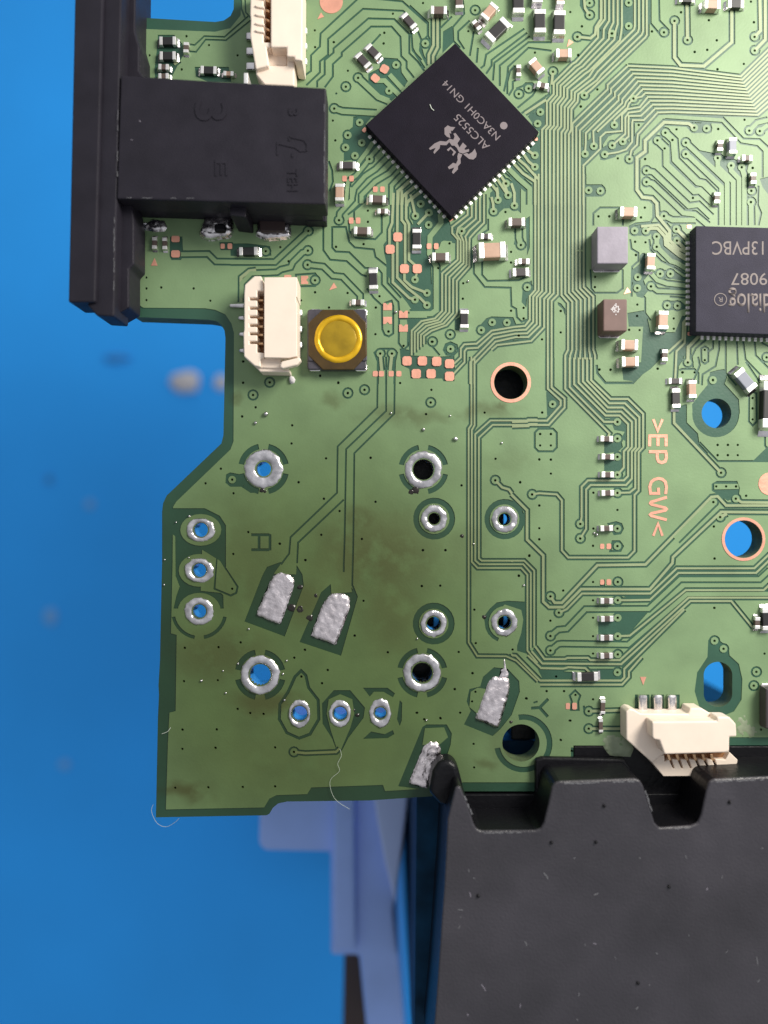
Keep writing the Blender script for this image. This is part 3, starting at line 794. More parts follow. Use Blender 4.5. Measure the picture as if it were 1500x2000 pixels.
# ------------------------------------------------------------------ bare copper pads, pin marks, copper lettering
def rect(x, y, w, h, a=0, ch=0.18):
    c, s = math.cos(math.radians(a)), math.sin(math.radians(a)); k = min(w, h) * ch; W2, H2 = w / 2, h / 2
    P = [(-W2 + k, -H2), (W2 - k, -H2), (W2, -H2 + k), (W2, H2 - k), (W2 - k, H2), (-W2 + k, H2), (-W2, H2 - k), (-W2, -H2 + k)]
    return [(x + px * c - py * s, y + px * s + py * c) for px, py in P]
for x, y, w, h, a in [(777, 463, 17.5, 17.5, 0), (762, 487, 17.5, 17.5, 0), (790, 525, 17.5, 17.5, 0), (815, 525, 17.5, 17.5, 0), (795, 705, 18, 18, 0), (825, 705, 18, 18, 0), (853, 706, 18, 18, 0), (878, 710.5, 18, 17.5, 0), (813, 730, 18, 18, 0), (842, 730, 18, 18, 0), (878, 735, 18, 18, 0),
                      (686, 431, 9, 12, 0), (699.5, 431, 9, 12, 0), (733, 370, 9, 11, 0), (747, 370, 9, 11, 0), (673, 349, 9, 11, 0), (686.5, 349, 9, 11, 0), (733, 730, 10, 11, 0), (745, 730, 10, 11, 0), (764, 730, 10, 11, 0), (779, 730, 10, 11, 0),
                      (751, 135, 16, 16, 30), (733, 153, 16, 14, 40), (343, 467, 16, 12, 0), (343, 496, 17, 14, 0), (435, 481, 8, 10, 0), (449, 481, 9, 11, 0), (838, 481, 9, 11, 0), (852, 481, 9, 11.5, 0), (1176, 1067, 8, 10, 0), (1189, 1067, 9, 11, 0), (1176, 1137, 8, 10, 0), (1189, 1137, 9, 11.5, 0), (1109, 1379, 8, 12, 0), (1122, 1379, 9, 13, 0),
                      (712, 254, 7, 9, 40), (1047, 272, 6, 6, 0), (881, 429, 9, 5, -30), (1346, 443, 9, 7, 0), (1347, 652, 9, 7, 0), (562, 541, 14, 8, 0)]:
    flat('copper_pad', rect(x, y, w, h, a), 0, M_COPPER, board)
for x, y, s in ((757, 599, 1), (757, 626, -1), (788, 614, 1), (788, 641, 1), (595, 547, 0)):
    if s: P = [(x - 8.5, y - 7), (x - 4, y - 7), (x, y - 3), (x + 4, y - 7), (x + 8.5, y - 7), (x + 8.5, y + 7), (x - 8.5, y + 7)] if s > 0 else [(x - 8.5, y + 7), (x - 4, y + 7), (x, y + 3), (x + 4, y + 7), (x + 8.5, y + 7), (x + 8.5, y - 7), (x - 8.5, y - 7)]
    else: P = [(x - 7, y - 8), (x + 7, y - 8), (x + 7, y - 4), (x + 3, y), (x + 7, y + 4), (x + 7, y + 8), (x - 7, y + 8)]
    flat('copper_pad', P, 0, M_COPPER, board)
for P in ([(620, 38), (627, 25), (633, 33)], [(643, 567), (652, 552), (658, 562)], [(1107, 92), (1111, 77), (1120, 83)], [(1218, 575), (1225, 561), (1232, 571)], [(1250, 1322), (1262, 1322), (1256, 1338)], [(295, 519), (302, 504), (308, 519)]):
    flat('pin_mark', P, 0, M_COPPER, board)
flat('fiducial', circ(647, 4, 22.5, 28), 0, M_COPPER, board); flat('fiducial', circ(1503, 945, 22, 28), 0, M_COPPER, board)
def ring(name, x, y, r0, r1, m, z=0, h=.9, n=36):
    bm = bmesh.new(); R = []
    for r, zz in ((r0, z - .4), (r0, z + h), (r1, z + h), (r1, z - .4)): R.append([bm.verts.new(W(x + r * math.cos(2 * math.pi * i / n), y + r * math.sin(2 * math.pi * i / n), zz)) for i in range(n)])
    for a, b in zip(R, R[1:]):
        for i in range(n): bm.faces.new((a[i], a[(i + 1) % n], b[(i + 1) % n], b[i]))
    bmesh.ops.recalc_face_normals(bm, faces=bm.faces); me = bpy.data.meshes.new(name); bm.to_mesh(me); bm.free()
    return link(name, me, board, m)
ring('copper_ring', 997.5, 747, 33, 39.5, M_COPPER); ring('copper_ring', 1452, 1053, 37, 42.5, M_COPPER)
# > E P   G W <  etched in copper, reading downwards
K3 = TL(1000, 700, 3)
def letter(name, strokes, w=6.2):
    e = bpy.data.objects.new(name, None); COL.objects.link(e); e.parent = board; e['label'] = 'copper character etched beside the bus traces'
    for si, s in enumerate(strokes):
        P = K5(*s); bm = bmesh.new(); q = stroke(P, w); n = len(P)
        for zz in (-.3 - .05 * si, .8 - .08 * si):
            vv_ = [bm.verts.new(W(x, y, zz)) for x, y in q]
            for i in range(n - 1): bm.faces.new((vv_[i], vv_[i + 1], vv_[2 * n - 2 - i], vv_[2 * n - 1 - i]))
        bm.verts.ensure_lookup_table(); m2 = 2 * n
        for i in range(m2): bm.faces.new((bm.verts[i], bm.verts[(i + 1) % m2], bm.verts[m2 + (i + 1) % m2], bm.verts[m2 + i]))
        bmesh.ops.recalc_face_normals(bm, faces=bm.faces)
        me = bpy.data.meshes.new('stroke'); bm.to_mesh(me); bm.free(); link('stroke', me, e, M_COPPER)
K5 = TL(1240, 800, 4.885)
letter('etched_bracket', [[(175, 92), (216, 204), (262, 92)]], 5.0)
letter('etched_letter', [[(128, 252), (310, 252)], [(141, 262), (139, 350)], [(219, 262), (219, 348)], [(297, 262), (297, 350)]], 5.8)
letter('etched_letter', [[(132, 402), (306, 402)], [(297, 410), (299, 462), (287, 494), (258, 506), (226, 496), (212, 464), (212, 410)]], 5.8)
letter('etched_letter', [[(292, 806), (300, 740), (290, 690), (260, 664), (222, 657), (184, 667), (154, 692), (141, 735), (148, 800), (226, 800), (222, 745)]], 5.6)
letter('etched_letter', [[(305, 836), (152, 882), (146, 894), (158, 905), (290, 938), (300, 950), (288, 962), (156, 990), (145, 1002), (156, 1014), (303, 1052)]], 5.4)
letter('etched_bracket', [[(175, 1204), (220, 1088), (262, 1204)]], 5.0)

# ------------------------------------------------------------------ solder: through hole rings, joystick pads
def solder_ring(x, y, rx, ry, rh, seed):
    n = 40; bm = bmesh.new(); prof = [(1.0, -.5), (.975, 1.0), (.86, 2.6), (.68, 3.0), (.52, 1.8), (.42, -2.5)]
    R = []
    for j, (f, z) in enumerate(prof):
        row = []
        for i in range(n):
            a = 2 * math.pi * i / n; ox, oy = rx * math.cos(a), ry * math.sin(a); ix, iy = rh * math.cos(a), rh * math.sin(a)
            t = (f - .42) / .58; px, py = ix + (ox - ix) * t, iy + (oy - iy) * t
            q = Vector((px * .13, py * .13, seed * 3.1)); nz = noise.noise(q) * 1.7 + noise.noise(q * 2.7) * .9
            jit = 1 + (.10 * noise.noise(q * 1.7 + Vector((5, 5, 5))) if j < 2 else 0)
            row.append(bm.verts.new(W(x + px * jit, y + py * jit, z + (nz if 0 < j < 5 else 0))))
        R.append(row)
    k = .96; R.append([bm.verts.new(W(x + rh * k * math.cos(2 * math.pi * i / n), y + rh * k * math.sin(2 * math.pi * i / n), -T - 2)) for i in range(n)])
    for a, b in zip(R, R[1:]):
        for i in range(n): bm.faces.new((a[i], a[(i + 1) % n], b[(i + 1) % n], b[i]))
    bmesh.ops.recalc_face_normals(bm, faces=bm.faces)
    me = bpy.data.meshes.new('solder_ring'); bm.to_mesh(me); bm.free()
    for p in me.polygons: p.use_smooth = True
    o = link('solder_ring', me, board, M_SOLDER)
    return o
for i, (x, y, rx, ry, rh, *_r) in enumerate(THT): solder_ring(x, y, rx, ry, rh, i + 1)
def solder_pad(poly, seed, h=6, step=2.6, name='solder_pad', m=None, rag=1.2, soft=7.0):
    P = []
    for i in range(len(poly)):
        a, b = Vector(poly[i]), Vector(poly[(i + 1) % len(poly)]); k = max(1, int((b - a).length / step))
        for j in range(k):
            q = a.lerp(b, j / k); nx = Vector((noise.noise(Vector((q.x * .12, q.y * .12, seed))), noise.noise(Vector((q.x * .12, q.y * .12, seed + 9))))) * rag * 2
            P.append(q + nx)
    A = np.array([(p.x, p.y) for p in P]); xs = np.arange(A[:, 0].min(), A[:, 0].max(), step); ys = np.arange(A[:, 1].min(), A[:, 1].max(), step)
    vin2 = [Vector((p.x, p.y)) for p in P]; n = len(P)
    def ins(x, y):
        c = False
        for i in range(n):
            x1, y1 = A[i]; x2, y2 = A[i - 1]
            if (y1 > y) != (y2 > y) and x < (x2 - x1) * (y - y1) / (y2 - y1) + x1: c = not c
        return c
    for x in xs:
        for y in ys:
            if ins(x, y) and np.min((A[:, 0] - x) ** 2 + (A[:, 1] - y) ** 2) > 2: vin2.append(Vector((x + random.uniform(-.5, .5), y + random.uniform(-.5, .5))))
    r = geometry.delaunay_2d_cdt(vin2, [(i, (i + 1) % n) for i in range(n)], [], 1, 1e-4, False)
    v3 = []
    for v in r[0]:
        d = math.sqrt(np.min((A[:, 0] - v.x) ** 2 + (A[:, 1] - v.y) ** 2)); f = min(1, d / soft); f = math.sqrt(f * (2 - f))
        q = Vector((v.x * .11, v.y * .11, seed)); v3.append(W(v.x, v.y, -1.4 + h * f + f * (noise.noise(q) * 1.5 + noise.noise(q * 2.6) * .5 + noise.noise(q * 6) * .25)))
    me = bpy.data.meshes.new(name); me.from_pydata(v3, [], [list(f) for f in r[2]]); me.update()
    if sum(p.normal.z for p in me.polygons) < 0: me.flip_normals()
    for p in me.polygons: p.use_smooth = True
    return link(name, me, board, m or M_SOLDER2)
L3 = TL(280, 1050, 3.75); M3 = TL(650, 1050, 3.75)
solder_pad(L3((825, 568), (1000, 638), (1100, 370), (1108, 320), (1075, 275), (1010, 252), (955, 275), (925, 330)), 1)
solder_pad([(607, 1242), (655, 1259), (683, 1185), (683, 1168), (668, 1159), (652, 1158), (638, 1168), (630, 1182)], 2)
solder_pad(M3((1042, 1330), (1212, 1395), (1300, 1110), (1295, 1040), (1250, 1015), (1180, 1022), (1140, 1055)), 3)
solder_pad([(798, 1530), (834, 1540), (860, 1480), (862, 1462), (853, 1449), (840, 1447), (828, 1458)], 4)
solder_pad(M3((1215, 1030), (1240, 985), (1228, 975), (1250, 960), (1253, 890), (1262, 888), (1275, 975), (1290, 1000), (1280, 1030)), 5, 3, 1.6, 'solder_spike', None, .3, 2)
# burnt flux blobs between the two tilted pads
for x, y, r in ((570, 1187, 8), (586, 1190, 8), (604, 1206, 7), (586, 1147, 5), (617, 1163, 5), (812, 957, 8), (803, 961, 6), (512, 957, 6), (518, 960, 4), (945, 1205, 5), (902, 1047, 5), (698, 1397, 4), (690, 1388, 3), (535, 1180, 3), (998, 1410, 5)):
    solder_pad(circ(x, y, r, 10), 20 + x, 2.6, 2, 'burnt_flux', M_BURN, 1.0, 4)
# blob of solder crumbs and balls stuck on the lacquer
def ball(x, y, r, m=M_SOLDER, name='solder_ball'):
    bm = bmesh.new(); bmesh.ops.create_icosphere(bm, subdivisions=2, radius=r * S)
    for v in bm.verts: v.co *= 1 + .18 * noise.noise(v.co * 9 + Vector((x, y, 0)))
    me = bpy.data.meshes.new(name); bm.to_mesh(me); bm.free()
    for p in me.polygons: p.use_smooth = True
    o = link(name, me, board, m); o.location = W(x, y, r * .7); return o
for x, y, r in ((520, 809, 4.6), (499.5, 826, 3.2), (827, 839, 3.4), (891, 858, 3.6), (889, 857, 4), (773, 610, 2.6), (394, 1329, 2.6), (441, 1353, 2), (560, 1290, 2), (370, 1008, 2), (344, 1020, 1.6), (369, 1089, 1.6), (322, 1093, 1.6), (321, 1142, 1.8),
                (465, 1296, 2), (486, 1228, 2), (556, 1367, 2), (764, 807, 2.2), (879, 812, 2), (980, 865, 2.2), (1165, 1044, 3), (1160, 1041, 2.4), (833, 1406, 2.2), (815, 1247, 2), (1023, 1143, 2.2), (925, 1062, 1.8), (914, 550, 2.2), (553, 1316, 2), (567, 1391, 2), (436, 1310, 1.6)): ball(x, y, r)
solder_pad([(564, 737), (569, 733), (574, 736), (577, 742), (575, 749), (569, 751), (565, 746)], 33, 9, 1.8, 'solder_crumb', M_DUST, 1.0, 4)

solder_pad([(1172, 1440), (1196, 1432), (1224, 1440), (1238, 1462), (1230, 1478), (1190, 1476), (1184, 1462), (1176, 1452)], 51, 1.8, 4, 'glue_residue', M_GLUE, 2.5, 5)
solder_pad([(1442, 1398), (1452, 1396), (1470, 1410), (1484, 1432), (1470, 1440), (1442, 1436), (1436, 1420)], 52, 1.7, 4, 'glue_residue', M_GLUE, 2.5, 5)
# ------------------------------------------------------------------ small surface-mount parts
CACHE = {}
MM = {'r': M_RES, 'k': M_RESB, 'c': M_CAP, 'b': M_CAPB, 'g': M_CAPG}
def wedge(w, l, h):
    bm = bmesh.new(); R = []
    for f, z in ((0, h), (.3, h * .45), (1, .3)): R.append([bm.verts.new(Vector((f * l * S, s * w / 2 * (1 if f < .9 else .86) * S, z * S))) for s in (-1, 1)])
    R0 = [bm.verts.new(Vector((f * l * S, s * w / 2 * S, -.4 * S))) for f in (0, 1) for s in (-1, 1)]
    for a, b in zip(R, R[1:]): bm.faces.new((a[0], b[0], b[1], a[1]))
    bm.faces.new((R[2][0], R0[2], R0[3], R[2][1])); bm.faces.new((R[0][1], R0[1], R0[0], R[0][0]))
    bm.faces.new((R[0][0], R0[0], R0[2], R[2][0], R[1][0])); bm.faces.new((R[1][1], R[2][1], R0[3], R0[1], R[0][1]))
    bmesh.ops.recalc_face_normals(bm, faces=bm.faces); me = bpy.data.meshes.new('solder_fillet'); bm.to_mesh(me); bm.free(); me.materials.append(M_SOLDER); return me
NAME = {'r': 'chip_resistor', 'k': 'chip_resistor', 'c': 'ceramic_capacitor', 'b': 'ceramic_capacitor', 'g': 'ceramic_capacitor'}
def smd(kind, x, y, l, w, ang=0, h=None, label=None):
    h = h or {True: w * .62, False: w * .95}[kind in 'rk']; h = max(h, 7)
    key = (kind, round(l), round(w), round(h))
    if key not in CACHE:
        e = l * (.2 if l > 24 else .3)
        CACHE[key] = (box_mesh('body', l - e, w * .94, 0.6, h * .96, MM[kind]), box_mesh('end_cap', e, w, 0.2, h, M_TIN), wedge(w * 1.05, max(4.5, l * .17), h * .62), e)
    body, cap, fil, e = CACHE[key]
    p = un((x, y), h); o = place(NAME[kind], body, p[0], p[1], 0, ang + random.uniform(-2.5, 2.5), board, label)
    for s in (-1, 1):
        place('end_cap', cap, s * (l - e) / 2, 0, 0, 0 if s > 0 else 180, o, local=True)
        place('solder_fillet', fil, s * l / 2, 0, 0, 0 if s > 0 else 180, o, local=True)
    return o
for a in [('r', 327, 79, 32, 16), ('r', 327, 108, 31, 16), ('b', 319, 130, 20, 11), ('b', 319, 148, 20, 11), ('b', 363, 92, 20, 10, 90), ('r', 407, 136, 31, 15), ('c', 446, 143, 20, 9),
          ('k', 799, 40, 33, 14, 47), ('k', 729, 100, 32, 15, 46), ('k', 709, 117, 32, 15, 46), ('k', 679, 322, 32, 14), ('c', 663, 375, 33, 17, 92), ('b', 737, 388, 32, 15), ('b', 747, 412, 20, 10), ('b', 707, 450, 32, 15),
          ('r', 814, 466, 38, 17, 90), ('r', 729, 545, 38, 17, 90), ('b', 699, 590, 24, 11), ('r', 541, 549, 27, 12), ('r', 485, 490, 36, 16), ('b', 301, 474, 23, 9, 90), ('b', 321, 475, 23, 9, 90),
          ('b', 1009, 433, 31, 16), ('k', 949, 461, 20, 11), ('c', 961, 488, 51, 31, 0, 22), ('b', 1023, 510, 21, 11), ('k', 1017, 531, 31, 16), ('b', 860, 501, 32, 16), ('r', 907, 623, 34, 16, 90),
          ('b', 857, 19, 31, 16), ('b', 897, 0, 30, 15, 90), ('c', 956, 21, 34, 18, -48), ('b', 931, 48, 20, 10, 50), ('r', 972, 57, 50, 23, -44, 15), ('r', 1013, 0, 48, 22, 90, 15), ('r', 1055, 40, 45, 22, 90, 15), ('r', 1093, 43, 46, 22, 90, 15), ('r', 1050, -12, 30, 20, 90, 14), ('c', 1095, -8, 30, 15, 90),
          ('c', 1101, 103, 29, 17), ('c', 1048, 128, 31, 17, 50), ('b', 1013, 137, 22, 9, 90), ('b', 1060, 166, 22, 11, 15), ('r', 1342, -4, 30, 15), ('c', 1392, 7, 30, 18), ('r', 1438, 6, 30, 17),
          ('b', 1407, 284, 20, 11, 90), ('g', 1432, 284, 30, 15, 90), ('b', 1460, 308, 20, 11), ('b', 1472, 348, 21, 11, 90), ('b', 1401, 386, 21, 11, 90),
          ('c', 1228, 413, 32, 19), ('c', 1272, 510, 31, 16, 90), ('c', 1296, 625, 35, 19, 90), ('c', 1230, 673, 32, 20), ('c', 1231, 706, 32, 19), ('b', 1299, 694, 22, 11, 90), ('k', 1319, 744, 25, 11), ('r', 1321, 778, 37, 16, 90), ('c', 1353, 760, 34, 15, 90), ('g', 1457, 742, 47, 22, 49, 16),
          ('b', 1185, 857, 24, 11), ('b', 1187, 892, 24, 11), ('b', 1187, 927, 24, 11), ('b', 1187, 963, 24, 11), ('b', 1185, 1032, 24, 11), ('b', 1185, 1174, 24, 11), ('b', 1186, 1209, 24, 11), ('b', 1185, 1246, 24, 11), ('b', 1185, 1281, 24, 11),
          ('r', 1148, 1322, 40, 17), ('b', 1480, 1217, 23, 10, 90), ('r', 1500, 1210, 42, 20, 90), ('b', 1178, 1381, 27, 9, 90), ('b', 1174, 1418, 25, 8, 90), ('r', 1503, 790, 90, 24, 90, 20)]:
    smd(*a)
def block(name, x0, y0, x1, y1, h, m, label):
    b = prism(name, [(x0, y0), (x1, y0), (x1, y1), (x0, y1)], 3, h, m, board, 2.5, 3, label=label)
    q = unp([(x0, y0), (x1, y1)], h); cx, cy = (q[0][0] + q[1][0]) / 2, (q[0][1] + q[1][1]) / 2; w, l = q[1][0] - q[0][0], q[1][1] - q[0][1]
    for s in (-1, 1): prism('terminal', rect(cx, cy + s * (l / 2 - 4), w * .9, 16), -.3, 5, M_SOLDER, b, 1, view=False)
    return b
b1 = block('power_inductor', 1166, 442, 1227, 515, 44, M_FERRITE, 'grey cube-shaped inductor left of the chip')
b2 = block('power_inductor', 1178, 584, 1225, 647, 44, M_FERRB, 'brown cube-shaped inductor with pale printed mark')
for i in range(9):
    for j in range(9):
        if abs(i - 4) + abs(j - 4) <= 4 and random.random() < .62:
            q = un((1203 + (i - 4) * 2.3, 604 + (j - 4) * 2.6), 44); flat('print_dot', rect(q[0], q[1], 1.9, 2.2), 44.3, M_DUST, b2, .2)
block('edge_component', 1496, 1345, 1560, 1424, 30, M_RESB, 'dark component cut by the right edge')

# ------------------------------------------------------------------ the two large chips
def chip(name, poly, h, m, label, sides, npin, pinlen=7, pinw=6.2, inset=0.06):
    c = prism(name, poly, 2.5, h, m, board, 1.2, 2, label)
    P = unp(poly, h); pm = box_mesh('pin', pinlen, pinw, -.2, 5, M_TIN)
    ctr = (sum(p[0] for p in P) / 4, sum(p[1] for p in P) / 4)
    for k in sides:
        a, b = Vector(P[k]), Vector(P[(k + 1) % 4]); d = (b - a); nrm = Vector((d.y, -d.x)).normalized()
        if nrm.dot((a + b) / 2 - Vector(ctr)) < 0: nrm = -nrm
        for i in range(npin):
            q = a + d * (inset + (1 - 2 * inset) * i / (npin - 1)) + nrm * (pinlen * .30)
            place('pin', pm, q.x, q.y, 0, math.degrees(math.atan2(nrm.y, nrm.x)), c)
    return c
HA = 26
c1 = chip('audio_chip', [(889, 84), (1053, 258), (881, 423), (714, 244)], HA, M_CHIP, 'large black square chip turned diagonally, with crab logo', (0, 1, 2, 3), 17)
lettering('ALC5525', 921.4, 258.2, 87, 14.5, 225.5, HA, M_PRINT, c1)
lettering('N3AC0H1 GN14', 920.2, 215.4, 150, 13.5, 226, HA, M_PRINT, c1)
q = un((983.8, 245.6), HA); flat('pin_one_dot', circ(q[0], q[1], 7.2, 20), HA + .35, M_PRINT, c1, .2)
C8 = TL(820, 140, 8.333)
logo = bpy.data.objects.new('crab_logo', None); COL.objects.link(logo); logo.parent = c1
for P in ([(400, 920), (455, 875), (500, 900), (575, 905), (530, 965), (505, 960), (510, 1010), (480, 1000), (490, 1050), (500, 1085), (440, 1060), (402, 1020)],
          [(470, 1090), (545, 1110), (565, 1060), (545, 1010), (580, 1000), (655, 1100), (610, 1170), (645, 1235), (700, 1155), (762, 1215), (722, 1262), (740, 1275), (800, 1260), (800, 1300), (700, 1335), (640, 1318), (600, 1240), (560, 1205), (520, 1205), (480, 1150)],
          [(478, 1098), (478, 1148), (430, 1200), (330, 1195), (322, 1250), (235, 1340), (220, 1310), (258, 1240), (165, 1275), (150, 1250), (240, 1170), (330, 1130), (430, 1140)],
          [(625, 1325), (690, 1350), (660, 1420), (665, 1490), (620, 1540), (620, 1590), (545, 1665), (520, 1640), (560, 1560), (475, 1590), (455, 1555), (540, 1485), (590, 1500), (615, 1440), (610, 1380)],
          [(705, 1345), (800, 1422), (870, 1432), (915, 1392), (925, 1340), (895, 1255), (850, 1312), (795, 1345), (765, 1325)],
          [(440, 1270), (500, 1225), (590, 1310), (540, 1375), (525, 1350), (550, 1310), (500, 1260), (460, 1300)]):
    flat('print', unp(C8(*P), HA), HA + .35, M_PRINT, logo, .2)
HB = 34
c2 = chip('power_chip', [(1359, 441), (1586, 447), (1586, 656), (1359, 648)], HB, M_CHIP2, 'dark grey chip with upside-down lettering at the right edge', (2, 3, 0), 16, 9, 5.5, .11)
lettering('13PVBC', 1441, 484.5, 98, 26, 180, HB, M_PRINT2, c2)
lettering('9087', 1463, 545, 69, 23, 180, HB, M_PRINT2, c2)
lettering('dialog', 1464, 586, 81, 48, 180, HB, M_PRINT2, c2, bold=.012)
lettering('R', 1407, 585, 8, 9, 180, HB, M_PRINT2, c2)
q = un((1407, 585), HB); a = ring('registered_mark', q[0], q[1], 10.8, 12.3, M_PRINT2, HB + .4, .2, 28); a.parent = c2

# ------------------------------------------------------------------ tactile switch with amber dome
sw = prism('tactile_switch', rect(658, 663, 116, 118, 0, .03), 0, 20, M_SWITCH, board, 3, 2, 'square push switch with amber dome beside the ivory connector')
prism('amber_film', unp([(630, 604), (690, 604), (716, 630), (717, 694), (690, 722), (630, 722), (602, 694), (602, 630)], 25), 19.5, 24, M_FILM, sw, 2.5, 3, view=False)
for x, y in ((616, 611), (705, 611), (615, 717), (705, 717)): prism('terminal', unp(rect(x, y, 24, 16), 16), -.3, 16, M_SOLDER, sw, 4, 2, view=False)
for x, y in ((607, 636), (607, 694), (712, 632), (712, 694)): prism('base_corner', unp(rect(x, y, 10, 22), 23), 19, 22.5, M_SWITCH, sw, 1.5, 2, view=False)
def lathe(name, prof, m, parent, q, cap=True, wob=0):
    bm = bmesh.new(); n = 56; R = []
    for r, z in prof: R.append([bm.verts.new(W(q[0] + r * math.cos(2 * math.pi * i / n), q[1] + r * math.sin(2 * math.pi * i / n), z + wob * noise.noise(Vector((r * .3, 3 * math.cos(2 * math.pi * i / n), 3 * math.sin(2 * math.pi * i / n)))))) for i in range(n)])
    for a, b in zip(R, R[1:]):
        for i in range(n): bm.faces.new((a[i], a[(i + 1) % n], b[(i + 1) % n], b[i]))
    if cap: bm.faces.new(R[-1])
    bmesh.ops.recalc_face_normals(bm, faces=bm.faces); me = bpy.data.meshes.new(name); bm.to_mesh(me); bm.free()
    for p in me.polygons: p.use_smooth = True
    return link(name, me, parent, m)
q = un((660.5, 661), 28)
lathe('dome_rim', [(46.5, 23.6), (45.5, 25.2), (42.5, 26.6), (39.5, 27.0), (36.8, 26.0), (35.2, 24.6), (34.6, 24.0)], M_DOME, sw, q, False, 1.2)
lathe('dome', [(35.4, 24.0), (33, 24.8), (26, 26.0), (16, 26.8), (6, 27.2)], M_DISC, sw, q, True, .3)

# ------------------------------------------------------------------ ivory ribbon connectors
def comb(x0, x1, xs, ys, half, y0, y1):
    """tray polygon whose right side x1 carries slots of depth to xs at the heights ys"""
    P = [(x0, y0), (x1, y0)]
    for y in ys: P += [(x1, y - half), (xs, y - half), (xs, y + half), (x1, y + half)]
    return P + [(x1, y1), (x0, y1)]
F5 = TL(440, 520, 5)
f2 = prism('ribbon_connector', F5((380, 108), (700, 105), (700, 300), (690, 300), (690, 350), (700, 350), (700, 880), (620, 895), (380, 890)), 0, 62, M_IVORY, board, 2.5, 2, 'ivory ribbon connector with open slot beside the amber switch')
tray = [(190, 180), (285, 95), (350, 95), (372, 175), (378, 240), (312, 240)]
for y in (320, 410, 495, 578, 660, 745): tray += [(312, y - 14), (236, y - 14), (236, y + 12), (312, y + 12)]
tray += [(310, 840), (378, 845), (378, 895), (345, 900), (345, 985), (285, 970), (182, 880), (176, 650), (184, 620), (184, 270)]
prism('contact_tray', F5(*tray), 0, 54, M_IVORY, f2, 2, 2)
prism('slot_floor', F5((230, 200), (385, 200), (385, 850), (230, 850)), 0, 16, M_AMBER, f2, 0)
for y in (320, 410, 495, 578, 660, 745): prism('contact', F5((240, y - 8), (372, y - 2), (372, y + 22), (300, y + 22), (240, y + 8)), 18, 34, M_GOLD, f2, 1.5, 2)
prism('latch_end', F5((285, 970), (345, 985), (620, 995), (625, 1035), (340, 1030)), 0, 40, M_IVORY, f2, 2, 2)
prism('latch_end', F5((345, 900), (545, 900), (545, 998), (345, 990)), 0, 44, M_IVORY, f2, 1.5, 2)
prism('broken_tab', F5((530, 985), (545, 930), (690, 895), (720, 885), (742, 915), (700, 965), (560, 1000)), 46, 64, M_IVORY, f2, 3, 3, 'bent broken locking tab')
for y in (450, 610, 765): prism('lead', F5((690, y - 32), (752, y - 32), (752, y + 32), (690, y + 32)), 0, 10, M_TIN, f2, 3, 2)
for y, x in ((380, 35), (500, 120), (660, 130), (820, 130)): prism('lead', F5((x, y - 18), (190, y - 25), (190, y + 25), (x, y + 18)), -.3, 8, M_SOLDER, f2, 4, 3)
G7 = TL(460, 0, 7.5)
f1 = prism('ribbon_connector', G7((515, -300), (985, -300), (978, 890), (862, 872), (862, 830), (750, 825), (750, 690), (515, 690)), 0, 66, M_IVORY, board, 2.5, 2, 'ivory ribbon connector cut by the top edge above the jack')
prism('contact_tray', G7((222, -300), (410, -300), (408, 615), (515, 615), (515, 690), (455, 690), (490, 960), (295, 1010), (270, 870), (240, 690), (213, 520), (222, 300), (212, 200)), 0, 60, M_IVORY, f1, 2.5, 2)
prism('slot_floor', G7((395, -300), (530, -300), (530, 630), (395, 630)), 0, 20, M_AMBER, f1, 0)
for y in (-60, 85, 225, 360, 480): prism('contact', G7((300, y), (420, y + 25), (500, y + 60), (500, y + 100), (400, y + 70), (300, y + 25)), 20, 40, M_GOLD, f1, 1.5, 2)
for y in (-20, 110, 235, 365, 470): prism('tooth', G7((285, y - 45), (420, y - 30), (425, y + 10), (330, y - 5), (285, y - 20)), 40, 63.5, M_IVORY, f1, 2.5, 3)
prism('latch_end', G7((290, 980), (485, 955), (750, 960), (752, 830), (862, 870), (862, 1260), (420, 1240), (300, 1090)), 0, 48, M_IVORY, f1, 3, 3)
prism('latch_end', G7((455, 690), (750, 690), (750, 965), (488, 965)), 0, 38, M_IVORY, f1, 1, 2)
for y in (440, 665, 890): prism('lead', G7((970, y - 50), (1050, y - 50), (1050, y + 45), (970, y + 45)), 0, 9, M_TIN, f1, 3, 2)
for y in (520, 740, 960): prism('lead', G7((145, y - 60), (300, y - 60), (300, y + 60), (145, y + 60)), 0, 9, M_SOLDER, f1, 4, 3)
H5 = TL(1200, 1330, 5)
f3 = prism('ribbon_connector', H5((115, 300), (150, 272), (195, 282), (255, 318), (725, 322), (740, 265), (850, 265), (1000, 355), (1120, 355), (1180, 420), (1120, 560), (1120, 700), (490, 715), (440, 745), (370, 800), (118, 575)), 0, 40, M_IVORY, board, 2.5, 2, 'ivory ribbon connector at the lower edge above the black cover')
prism('flip_lid', H5((368, 398), (1000, 392), (1005, 352), (1125, 352), (1190, 420), (1196, 545), (1126, 548), (1124, 690), (1080, 700), (490, 718), (440, 580), (385, 572), (372, 545)), 40, 74, M_IVORY, f3, 3, 3)
lip = [(350, 775), (440, 735), (488, 722), (492, 790)]
for i in range(6): x = 555 + i * 84; lip += [(x - 22, 770), (x + 18, 855), (x + 34, 855), (x + 8, 765)]
lip += [(1010, 765), (1085, 770), (1125, 695), (1205, 772), (1200, 802), (1120, 905), (770, 930), (480, 932)]
prism('contact_lip', H5(*lip), 0, 34, M_IVORY, f3, 1.2, 2)
prism('slot_floor', H5((470, 690), (1100, 690), (1100, 870), (560, 880)), 0, 20, M_AMBER, f3, 0)
for i in range(6): x = 525 + i * 84; prism('contact', H5((x - 14, 715), (x + 14, 715), (x + 32, 775), (x + 8, 785)), 20, 32, M_GOLD, f3, 1, 2)
